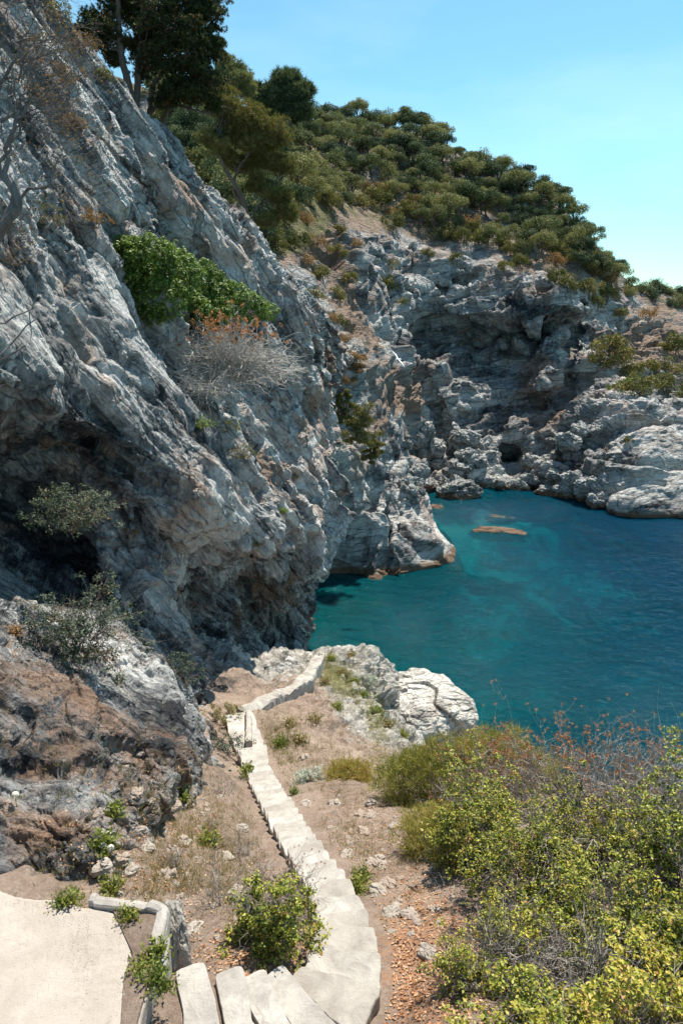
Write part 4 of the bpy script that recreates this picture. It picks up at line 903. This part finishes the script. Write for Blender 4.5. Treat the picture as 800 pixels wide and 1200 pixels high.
# yellow-green pine scrub leaning over the gully rock
def scrub(u, v, t, w_, h_, mt, label, seed):
    root = empty('scrub_pine', tuple(P(u, v, t))); setp(root, label, 'shrub'); lb = MB(); tb = MB()
    cl = rdir(26, .2)*np.array([w_, w_*.6, h_])*rng.uniform(.3, 1, (26, 1)); tb.tube(bent((-.3*w_, .8, -h_*.9), (0, 0, 0), 6, .08), np.linspace(.16, .07, 6), 6)
    for c in cl:
        tb.tube(bent((0, 0, -h_*.3), c, 5, .1), np.linspace(.06, .015, 5), 4); m_ = 260; rd = rdir(m_, .2)
        lb.cards(c+rd*rng.uniform(.2, 1, (m_, 1))*w_*.30*np.array([1, 1, .6]), rd+rng.normal(0, .5, rd.shape), rng.uniform(.6, 1.3, m_)*.17, .5)
    tb.build('trunk', M['bark'], root); lb.build('crown', M[mt], root)
scrub(420, 495, 63, 2.3, 2.4, 'leaf_olive', 'yellow green pine scrub leaning from the gully rock above the spur', 1)
scrub(437, 528, 66, 1.2, 1.5, 'leaf_olive', 'lower olive scrub hanging down the rock spur', 2)
scrub(402, 478, 61, 1.1, 1.6, 'leaf_olive', 'narrow olive scrub at the left of the gully beside the near cliff', 3)
scrub(414, 428, 69, 1.5, 2.2, 'leaf_dry', 'rust orange dry scrub above the yellow green pine scrub', 4)
scrub(735, 455, 104, 3.0, 1.9, 'leaf_fresh', 'bright green round pine on the slope above the right rocks', 5)

# near pines on the crest ------------------------------------------
def near_pine(name, label, foot, trunks, clumps, needle, mt='needle_near', dens=420, nl=.13, rc=.6):
    root = empty(name, tuple(foot)); setp(root, label, 'pine tree'); o0 = np.array(foot); tb = MB(); lb = MB()
    tips_ = []
    for path, r0, r1 in trunks:
        A = np.array([P(*e) for e in path])-o0; A = cr(A, np.linspace(0, len(A)-1, 6*len(A))); tb.tube(A+rng.normal(0, .02, A.shape), np.linspace(r0, r1, len(A)), 8); tips_.append(A)
    alln = np.vstack(tips_)
    for (u, v, t, r_) in clumps:
        for k in range(9):
            c = P(u, v, t)-o0+rng.normal(0, r_*.5, 3)*np.array([1, 1, .55]); nb_ = alln[np.argmin(np.linalg.norm(alln-c, axis=1)+rng.random(len(alln))*.6)]
            br = bent(nb_, c, 6, .07, -.04); tb.tube(br, np.linspace(.045, .012, 6), 4)
            # twig tufts: needle sprays radiating from many twig ends
            m_ = 60; ends = c+rdir(m_, .1)*rng.uniform(.2, 1, (m_, 1))*r_*np.array([1, 1, .5])
            for e_ in ends[:20]: tb.tube(bent(br[4], e_, 3, .08), [.012, .008, .005], 3)
            per = int(dens/40)+12; cen = np.repeat(ends, per, 0); dd = rdir(len(cen), .5); lb.blades(cen-dd*.02, dd, nl*rng.uniform(.7, 1.3, len(cen)), needle)
    tb.build('trunk', M['bark'], root); lb.build('crown', M[mt], root)
near_pine('pine_tree', 'tall dark pine with several leaning trunks on the near cliff crest', P(160, 135, 31),
    [([(160,135,31),(148,90,31),(140,40,31),(138,-30,31)], .20, .09), ([(160,135,31),(162,80,31.5),(166,20,31.5),(170,-40,31.5)], .17, .08), ([(175,140,32),(180,100,31.5),(205,70,31),(225,40,31)], .12, .05),
     ([(190,150,32.5),(200,125,32),(225,128,31.5),(245,135,31.5)], .10, .03), ([(175,135,32),(190,118,31.5),(215,108,31),(240,112,31)], .09, .03)],
    [(195,15,31,.9),(220,10,31,.8),(225,40,31,.85),(205,50,31,.9),(235,62,31,.75),(185,45,31.5,.9),(180,75,31.5,.8),(215,80,31,.8),(240,90,31,.6),(165,55,32,.7),(165,20,32,.8),(200,-15,31,.9),(235,-10,31,.7),(240,20,31,.6),(125,45,31,.7),(108,40,31,.5),(118,25,31,.6),(140,5,31.5,.7),
     (150,-20,31.5,.8),(205,100,31,.7),(225,112,31,.7),(250,122,31.5,.4),(195,118,31.5,.5),(115,-15,31,.6),(250,50,31,.35),(135,70,31.5,.4)], .032)
near_pine('pine_tree', 'slender pine with a twisted forked trunk below the tall dark pine', P(292, 270, 46),
    [([(292,272,46),(285,235,46),(268,205,45.5),(258,185,45),(255,165,45)], .20, .07), ([(285,235,46),(275,228,46),(278,200,46),(292,180,46),(300,165,46)], .13, .05), ([(292,272,46),(300,245,46.5),(318,225,47),(330,210,47)], .10, .04)],
    [(262,130,45,1.1),(280,140,45.5,1.2),(300,150,46,1.2),(270,155,45.5,1.1),(290,165,46,1.0),(315,165,46.5,1.0),(255,170,45,.8),(310,185,47,.9),(330,195,47,.8),(325,230,47,.9),(300,215,47,.6),(285,195,47,.6),(335,250,47,.7),(312,255,47,.7),(265,110,45,.7),(268,185,46,.6)], .03, 'leaf_olive', nl=.26)
near_pine('pine_tree', 'small round-topped pine against the sky right of the tall dark pine', P(285, 135, 62),
    [([(285,140,62),(280,120,62),(272,100,62),(268,82,62)], .16, .06)],
    [(266,78,62,.9),(276,88,62,1.1),(285,96,62,1.1),(272,100,62,.8),(290,104,62,.6),(262,86,62,.5)], .045, 'leaf_pine', nl=.3, dens=700)
near_pine('pine_tree', 'dark pine rising at the left end of the ridge', P(342, 150, 105),
    [([(342,158,105),(340,135,105),(340,115,105),(340,100,105)], .22, .08)],
    [(340,98,105,2.0),(332,108,105,1.8),(350,108,105,1.8),(340,118,105,2.3),(345,130,105,2.2),(330,128,105,1.6),(318,118,105,1.5),(308,112,105,1.6),(310,124,105,1.2)], .11, 'leaf_pine', nl=.75, dens=700)

# dead tree at the upper left --------------------------------------
def dead_tree():
    foot = P(-10, 290, 12.6); root = empty('dead_tree', tuple(foot)); setp(root, 'leafless grey tree with tangled branches at the upper left edge', 'tree'); tb = MB(); lb = MB()
    def grow(a, d_, L, r_, lev):
        b = a+d_*L; pth = bent(a, b, 6, .07, .02); tb.tube(pth, np.linspace(r_, r_*.55, 6), 6 if lev < 2 else 3)
        if lev >= 4:
            if random.random() < .16:
                k = 5; lb.cards(b+rng.normal(0, .05, (k, 3)), rdir(k), .05, .6)
            return
        for k in range({0: 4, 1: 4, 2: 4, 3: 4}[lev]):
            s_ = pth[random.choice([3, 4, 5, 5])]; nd = d_*.65+rng.normal(0, .5, 3); nd /= np.linalg.norm(nd); grow(s_, nd, L*random.uniform(.55, .8), r_*.5, lev+1)
    for (pth, r0) in [([(-30,330,12.4),(18,235,12.3),(0,200,12.2),(-20,150,12)], .085), ([(-30,330,12.4),(-5,275,12.0),(22,240,11.8),(5,205,11.7)], .09)]:
        A = np.array([P(*e) for e in pth])-foot; A = cr(A, np.linspace(0, len(A)-1, 20)); tb.tube(A, np.linspace(r0, r0*.7, 20), 8)
    for (a, b, r_, L) in [((5,205,11.7),(40,60,11.5),.03,1.0),((18,235,12.3),(70,210,12),.022,.75),((0,200,12.2),(30,130,12),.025,.8),((-20,150,12),(40,20,11.6),.03,1.1),((-20,150,12),(60,100,12),.025,.9),((-30,60,11.5),(60,40,11.4),.025,.8),((-30,0,11.3),(60,0,11.3),.025,.8),((-30,-30,11.3),(30,-60,11.3),.025,.8),((-40,110,11.7),(40,150,11.8),.025,.75),((-30,240,12),(30,280,12),.02,.55)]:
        a = P(*a)-foot; b = P(*b)-foot; d_ = (b-a)/np.linalg.norm(b-a); grow(a, d_, L*1.1, r_*1.5, 0)
    tb.tube(bent(P(-60, 200, 11.8)-foot, P(-20, -40, 11.2)-foot, 8, .02), np.linspace(.09, .05, 8), 7)
    # lower arm reaching in from the left
    for a, b, r_ in [((-60,470,9),(30,405,9),.03),((-40,395,9),(42,360,9),.02),((42,330,9),(36,400,9),.012),((-30,450,9),(45,372,9),.018)]:
        tb.tube(bent(P(*a)-foot, P(*b)-foot, 8, .03), np.linspace(r_, r_*.4, 8), 5)
    tb.build('branches', M['dead'], root); lb.build('leaves', M['leaf_dry'], root)
dead_tree()
# brown scrub along the crest behind it
for (u, v, t, s, mt) in [(95,60,25.5,.8,'leaf_dry'),(70,95,21,.6,'leaf_dry'),(120,95,27,.6,'leaf_olive'),(40,120,18.5,.6,'leaf_dry'),(60,20,24,.9,'leaf_olive'),(85,150,21,.45,'leaf_dry')]:
    b_ = hit([bv_near], u, v); loc = np.array(b_[0]) if b_ else P(u, v, t)
    bush('crest_shrub', ('rust tinged' if mt == 'leaf_dry' else 'olive')+' scrub on the cliff crest behind the dead tree', 'shrub', loc, (s, s*.8, s*.8), M[mt], 130, 20, .07, twigs=30, clump_r=.14, seed=int(u), group='scrub on the crest '+mt)

# foreground vegetation --------------------------------------------
bush('path_bush', 'round green bush with dry tips inside the bend of the stairway', 'bush', at(318, 1108, [bv_g]), (.50, .45, .90), M['leaf_deep'], 1500, 13, .042, twigs=150, clump_r=.06, seed=31, bare=.1, jag=.25, twigm=M['twig'], skel=.004, asp=.55)
twiggy('dry_shrub', 'bare grey brown shrub standing behind the round bush by the stairs', 'shrub', at(345, 1075, [bv_g]), (.45, .4, .75), 30, 8, M['twig_dark'], .2, .004, .8, 'rusttip', 60, tipsize=.018)
twiggy('dry_shrub', 'low tangle of pale dead twigs left of the round bush', 'shrub', at(262, 1060, [bv_g]), (.6, .5, .55), 22, 7, M['twig'], .25, .004, .3)
bush('mastic_bush', 'small leafy sprig at the right foot of the round bush', 'bush', at(375, 1108, [bv_g]), (.2, .2, .26), M['leaf_mastic'], 60, 12, .04, twigs=30, clump_r=.05, seed=33, skel=.003)

# broom, built of upright fine stems
def broom(label, base, size, n_, mt, L=.35, th=.006, upb=.8):
    root = empty('broom_bush', tuple(base)); setp(root, label, 'bush'); sx, sy, sz = size; lb = MB(); tb = MB()
    c = rdir(n_, .5); c[:, 2] = np.abs(c[:, 2]); r_ = rng.uniform(.25, 1, (n_, 1))**.5*(1+.25*fbm(c*2.5+base[0], 3, 4))[:, None]; c = c*r_*np.array([sx, sy, sz])
    per = 16; cen = np.repeat(c, per, 0)+rng.normal(0, .03, (n_*per, 3)); dd = rng.normal(0, .8, cen.shape)+np.array([0, 0, upb])+cen/np.array([sx, sy, sz])*.45
    lb.blades(cen, dd, L*rng.uniform(.4, 1.1, len(cen)), th)
    for k in range(40): tb.tube(bent((0, 0, -.1), c[k], 5, .06), np.linspace(.012, .004, 5), 4)
    tb.build('stems', M['twig_dark'], root); lb.build('foliage', M[mt], root); return root
broom('yellow green broom bush at the left end of the thicket above the sea', at(510, 935, [bv_g]), (1.15, .9, 1.05), 1700, 'broom', .15, .010)
broom('feathery olive broom bush in the middle of the thicket edge', at(575, 925, [bv_g]), (1.4, 1.1, 1.2), 2000, 'broom', .15, .010)
broom('low spreading tuft of green broom in front of the thicket on bare soil', at(515, 995, [bv_g]), (.65, .6, .55), 800, 'broom', .12, .008)
broom('low olive broom tuft between the silver plant and the broom bushes', at(410, 912, [bv_g]), (.55, .4, .35), 420, 'broom', .12, .011)
bush('silver_plant', 'silvery grey cushion plant beside the path on the knoll', 'plant', at(362, 915, [bv_g]), (.42, .35, .30), M['leaf_silver'], 160, 20, .06, twigs=10, clump_r=.08, seed=41, asp=.3)
bush('silver_plant', 'second smaller silvery plant high on the knoll top', 'plant', at(432, 800, [bv_g]), (.45, .4, .3), M['leaf_silver'], 120, 16, .06, twigs=10, clump_r=.09, seed=42, asp=.3)

# big mastic thicket: separate bushes
TH_ = [ # u, v(foot), sx, sy, sz, mat, label, clumps, leaf, bare
 (555, 1010, .72, .6, 1.35, 'leaf_deep', 'dark green mastic bush beside the broom at the thicket front', 420, .045, .05),
 (625, 1040, .95, .85, 1.4, 'leaf_mastic', 'yellow green mastic bush in the middle of the thicket', 620, .042, .15),
 (600, 1130, .62, .55, .62, 'leaf_mastic', 'low yellow green mastic bush with dark gaps at the thicket bottom', 360, .04, .3),
 (705, 1120, .70, .6, .75, 'leaf_deep', 'leafy green mastic bush near the bottom right', 460, .042, .22),
 (800, 1140, .75, .7, .85, 'leaf_mastic', 'large leaved green mastic bush in the bottom right corner', 520, .048, .1),
 (800, 1030, .95, .8, 1.35, 'leaf_deep', 'dark leaved mastic bush at the right edge of the frame', 620, .045, .15),
 (710, 1020, .9, .8, 1.15, 'leaf_mastic', 'half bare mastic bush with many grey twigs', 380, .042, .45),
 (640, 1230, .6, .5, .62, 'leaf_deep', 'green bush cut by the bottom edge of the frame', 380, .045, .15),
 (760, 1260, .8, .6, .8, 'leaf_mastic', 'bright leaved bush along the bottom edge at the right', 560, .048, .1),
 (540, 1160, .32, .3, .36, 'leaf_deep', 'small sparse bush at the edge of the leaf litter', 120, .038, .3),
]
for i, (u, v, sx, sy, sz, mt, lab, nc_, lf, br_) in enumerate(TH_):
    bush('mastic_bush', lab, 'bush', at(u, min(v, 1290), [bv_g]), (sx, sy, sz), M[mt], int(nc_*3.3), 15, lf*.92, twigm=M['twig'], twigs=170, clump_r=.065, seed=50+i, bare=br_, jag=.38, skel=.0045, asp=.55)
for i, (u, v, s, n_, lab, tp) in enumerate([(600, 935, (1.3, .9, 1.05), 46, 'dry heather with rusty flower heads at the back of the thicket, left', 'rusttip'), (670, 945, (1.4, .9, 1.15), 50, 'dry heather with rusty flower heads against the sea in the middle', 'rusttip'),
        (740, 950, (1.4, 1., 1.05), 46, 'bare grey brush at the back of the thicket, right', 'rusttip'), (810, 960, (1.4, 1., 1.05), 40, 'bare grey brush at the right edge against the sea', None), (735, 1010, (1.0, .9, 1.0), 40, 'grey leafless brush in the heart of the thicket', None),
        (600, 1160, (.6, .6, .6), 26, 'dead grey twigs poking out of the low mastic bush', None), (560, 950, (.9, .7, 1.1), 30, 'rusty heather behind the feathery broom', 'rusttip'), (690, 1190, (.6, .5, .6), 24, 'grey twigs between the bushes at the bottom', None)]):
    twiggy('dry_shrub', lab, 'shrub', at(u, v, [bv_g]), s, n_, 11, M['twig'], .34, .0075, .75, tp, 200, tipsize=.04)

for i, (u, v, s_, lab) in enumerate([(250,985,.42,'leafless brown weed stalks on the bare slope left of the stairs'),(285,1000,.45,'dry twiggy weed above the round bush'),(205,1015,.3,'small dead weed behind the landing kerb'),(262,930,.5,'dead grey weed beside the middle of the stairway'),(225,905,.5,'dry weed at the foot of the dark boulders'),(300,1035,.4,'tangled dead twigs just above the round bush')]):
    twiggy('dry_weed', lab, 'weed', at(u, v, [bv_g]), (s_*.8, s_*.7, s_), 12, 6, M['twig'], .16, .0035, .8, 'rusttip' if i % 2 == 0 else None, 30, tipsize=.02)
# ground tufts, weeds, flowers, litter
def tuft(label, loc, n_, L, mt, wd=.006, spread=.08, up=1.0, name='grass_tuft', cat='grass', group=None, leafy=False):
    root = None; mb = MB(); c = np.zeros((n_, 3)); c[:, :2] = rng.normal(0, spread, (n_, 2)); dd = rng.normal(0, .45, (n_, 3))+np.array([0, 0, up])
    mb.blades(c, dd, L*rng.uniform(.5, 1.2, n_), wd)
    if leafy:
        k = n_*3; cc = np.repeat(c, 3, 0)+np.repeat(dd/np.linalg.norm(dd, axis=1)[:, None], 3, 0)*L*rng.uniform(.2, 1.1, (k, 1)); mb.cards(cc, rdir(k, .8), L*.3*rng.uniform(.6, 1.2, k), .5)
    o = mb.build(name, M[mt]); o.location = loc; setp(o, label, cat, group); return o
weeds = [(85,1058,'leafy weed at the back left of the landing',.14),(152,1078,'dry weed in the soil pocket of the landing',.13),(185,1120,'bushy green weed against the landing kerb',.15),(180,1150,'green weed hanging over the landing kerb near the steps',.15),(195,1160,'low weed beside the first step',.09),(70,1062,'second weed at the back left of the landing',.1),(165,1140,'pale weed in the crack of the landing',.12)]
for (u, v, lab, L) in weeds:
    tuft(lab, PZ(u, v, 18.60), 90, L, 'weed', .008, .035, .8, 'weed', 'weed', leafy=True)
for (u, v, lab, L) in [(122,1000,'green plant with white flower beside the brown rock',.28),(418,1045,'small green weed on the right edge of the stairway',.2),(425,1030,'yellowing weed right of the stairway',.16),(215,940,'low green plant at the foot of the grey boulder',.25),(130,1045,'weed growing behind the landing',.18),(245,990,'dry yellow plant on the bare slope left of the stairs',.25),(345,930,'weed at the path edge',.14),(290,910,'green weed left of the path steps',.3),(135,955,'bushy plant under the upper white flower',.2)]:
    tuft(lab, at(u, v, [bv_g, bv_near]), 90, L, 'weed', .012, .045, .9, 'weed', 'weed', leafy=True)
pf = None
for i, (u, v) in enumerate([(128, 976), (20, 930), (122, 990), (131, 992)]):
    mb = MB(); o0 = at(u, v+14, [bv_g, bv_near]); k = 80; dd = rdir(k, .6); tp = np.array([0, 0, .16])
    mb.cards(tp+dd*.045, dd, .035, .6); r_ = empty('white_flower', tuple(o0)); mb.build('bloom', M['petal'], r_); tb = MB(); tb.tube(bent((0, 0, -.03), tp, 4, .05), .004, 4); tb.build('stem', M['weed'], r_)
    setp(r_, ['round white flower head above the green plant by the rock', 'single white flower on the brown rock at the left edge', 'small white flower low on the green plant', 'small white flower right of the low one'][i], 'flower')
# leaf litter and grass as stuff
def scatter(name, label, cat, regions, mt, kind='card', size=.03, seedn=0):
    mb = MB()
    for (cu, cv, ru, rv, n_) in regions:
        pts = []; nrm_ = []
        for k in range(n_):
            u = random.gauss(cu, ru); v = random.gauss(cv, rv); h_ = hit([bv_g, bv_near], u, v)
            if h_ is None: continue
            x, y = h_[0].x, h_[0].y
            dd_, _, _ = seg_dist(np.array([x]), np.array([y]), SP3)
            if dd_[0] < .5 or (x < -1.5 and y < 5.6) : continue
            pts.append(h_[0]); nrm_.append(h_[1])
        pts = np.array(pts); nrm_ = np.array(nrm_); nrm_ *= np.sign(nrm_[:, 2:3]+1e-6)
        if kind == 'card': mb.cards(pts+nrm_*.012, nrm_+rng.normal(0, .35, pts.shape), size*rng.uniform(.6, 1.4, len(pts)), .6, .05)
        else:
            per = 8; cen = np.repeat(pts, per, 0)+rng.normal(0, .03, (len(pts)*per, 3))*np.array([1, 1, 0]); mb.blades(cen-np.array([0, 0, .01]), rng.normal(0, .5, cen.shape)+np.array([0, 0, 1]), size*rng.uniform(.5, 1.3, len(cen)), size*.035+.002)
    o = mb.build(name, M[mt]); setp(o, label, cat, kind='stuff')
scatter('leaf_litter', 'fallen orange brown leaves strewn on the soil around the stairs', 'leaf litter', [(500,1130,40,60,2600),(310,1125,50,22,1300),(460,1030,40,50,500),(210,1000,70,40,1500),(430,980,40,40,500),(600,1120,90,60,900)], 'litter', size=.035)
scatter('dry_grass', 'sparse dry grass on the slope and the knoll', 'grass', [(330,870,30,22,500),(400,800,30,20,420),(440,900,45,18,350),(240,970,50,40,900),(200,1030,60,20,300),(430,990,40,40,350),(470,850,40,25,220),(270,1040,30,30,100),(100,930,70,60,130)], 'grass_dry', 'grass', .13)
scatter('green_grass', 'patches of green grass and herbs on the knoll', 'grass', [(325,860,20,16,260),(395,785,22,14,260),(350,900,25,14,140),(440,860,25,30,160)], 'weed', 'grass', .10)
for i, (u, v) in enumerate([(388,772),(402,790),(415,800),(380,800),(425,815),(340,850),(330,872),(352,868),(440,835),(455,850),(395,830),(368,845),(470,862),(412,770)]):
    tuft('small olive herb cushion growing among the stones of the knoll', at(u, v, [bv_g]), 110, .22, ['weed', 'grass_dry'][i % 2], .02, .09, .7, 'herb', 'plant', 'herb cushions on the knoll', leafy=True)
def grit():
    mb = MB(); q_ = []
    for (cu, cv, ru, rv, n_) in [(95, 1100, 12, 32, 420), (150, 1090, 25, 12, 200), (60, 1058, 60, 5, 260), (60, 1130, 60, 40, 160), (150, 1170, 8, 40, 180)]:
        for k in range(n_):
            u, v = random.gauss(cu, ru), random.gauss(cv, rv)
            if v > 1054 and u < 148: q_.append(PZ(u, v, 18.638))
    q_ = np.array(q_); nn = np.tile([0, 0, 1.], (len(q_), 1))+rng.normal(0, .3, q_.shape); mb.cards(q_, nn, rng.uniform(.003, .011, len(q_)), .8, .15)
    o = mb.build('grit', M['litter_grit']); setp(o, 'dark grit and leaf crumbs scattered over the concrete landing', 'grit', kind='stuff')
M['litter_grit'] = leaf_mat('grit', [(.12, .09, .07), (.22, .17, .13), (.36, .27, .2)], .05, .9, .1, 3)
grit()
# loose stones
M['stone'] = concrete('fieldstone', (.28, .24, .21), (.50, .46, .41), (.3, .2, .14), 3)
stone_p = [rock('stone', (0, 0, -40), (.09, .07, .05), 81+i*2, M['stone'], sub=14, amp=1.2) for i in range(5)]
ns = 0
for k in range(520):
    if ns >= 200: break
    u = random.choice([random.gauss(450, 45), random.gauss(230, 70)]); v = random.gauss(1000, 60); h_ = hit([bv_g, bv_near], u, v)
    if h_ is None or u > 540: continue
    dd_, _, _ = seg_dist(np.array([h_[0].x]), np.array([h_[0].y]), SP3)
    if dd_[0] < .55 or (h_[0].x < -1.4 and h_[0].y < 5.7): continue
    o = stone_p[ns] if ns < 5 else stone_p[random.randrange(5)].copy()
    if ns >= 5: COL.objects.link(o)
    s = random.choice([.2, .3, .3, .4, .5, .7, 1.3]); o.scale = (s, s, s); o.location = h_[0]; o.rotation_euler = (0, 0, random.uniform(0, 6)); ns += 1
    setp(o, 'small pale stone lying loose on the soil slope by the stairway', 'stone', 'loose stones on the soil slope')

# ------------------------------------------------------------------ seagull in flight
def gull():
    o0 = P(466, 421, 58); m = bpy.data.meshes.new('seagull')
    root = empty('seagull', tuple(o0)); setp(root, 'white seagull gliding with spread wings before the cove cliff', 'bird')
    mb = MB(); k = 12
    prof = [(-.30, .005, 0), (-.27, .035, .0), (-.15, .055, 0), (0, .075, 0), (.12, .07, .005), (.19, .045, .015), (.23, .042, .02), (.27, .034, .02), (.30, .012, .012), (.345, .004, .0)]
    th = np.arange(k)*2*np.pi/k; V = np.array([[[x, r*math.cos(a), z+r*.85*math.sin(a)] for a in th] for x, r, z in prof]); i = np.arange(len(prof)-1)[:, None]*k; j = np.arange(k)[None]; j2 = (j+1) % k
    mb.add(V.reshape(-1, 3), np.stack([i+j, i+j2, i+k+j2, i+k+j], -1).reshape(-1, 4))
    for s in (-1, 1):
        st = [(0.03, .15, -.10, .02), (.20, .17, -.08, .06), (.38, .18, -.02, .09), (.55, .12, -.06, .06), (.68, -.0, -.09, .02), (.74, -.09, -.11, .0)]
        W_ = []
        for (yy, le, te, zz) in st: W_ += [[le, s*yy, zz], [(le+te)/2, s*yy, zz+.012], [te, s*yy, zz-.002], [(le+te)/2, s*yy, zz-.006]]
        F = []
        for a in range(len(st)-1):
            for b in range(4): F.append([a*4+b, a*4+(b+1) % 4, a*4+4+(b+1) % 4, a*4+4+b])
        F.append([20, 21, 22, 23]); mb.add(W_, F)
    mb.add([[-.27, .03, 0], [-.27, -.03, 0], [-.40, -.07, .004], [-.40, .07, .004], [-.27, .03, -.008], [-.27, -.03, -.008], [-.40, -.07, -.002], [-.40, .07, -.002]], [[0, 1, 2, 3], [7, 6, 5, 4], [0, 3, 7, 4], [1, 5, 6, 2], [3, 2, 6, 7]])
    mt = NT('white_plumage'); mt.b.inputs['Base Color'].default_value = (.8, .8, .78, 1)
    b = mb.build('body', mt.m, root, True)
    right = Vector((1, 0, 0)); up_ = Vector((0, sp, cp)); fw = Vector((0, cp, -sp))
    y_ = (right*.55-up_*.80-fw*.2).normalized(); z_ = (-fw*.6+right*.62+up_*.5); z_ = (z_-y_*z_.dot(y_)).normalized(); x_ = y_.cross(z_)
    root.rotation_euler = Matrix((x_, y_, z_)).transposed().to_euler(); root.scale = (1.25,)*3
gull()
print('objects', len(bpy.data.objects), 'trees', n_t, 'boulders', n_b)
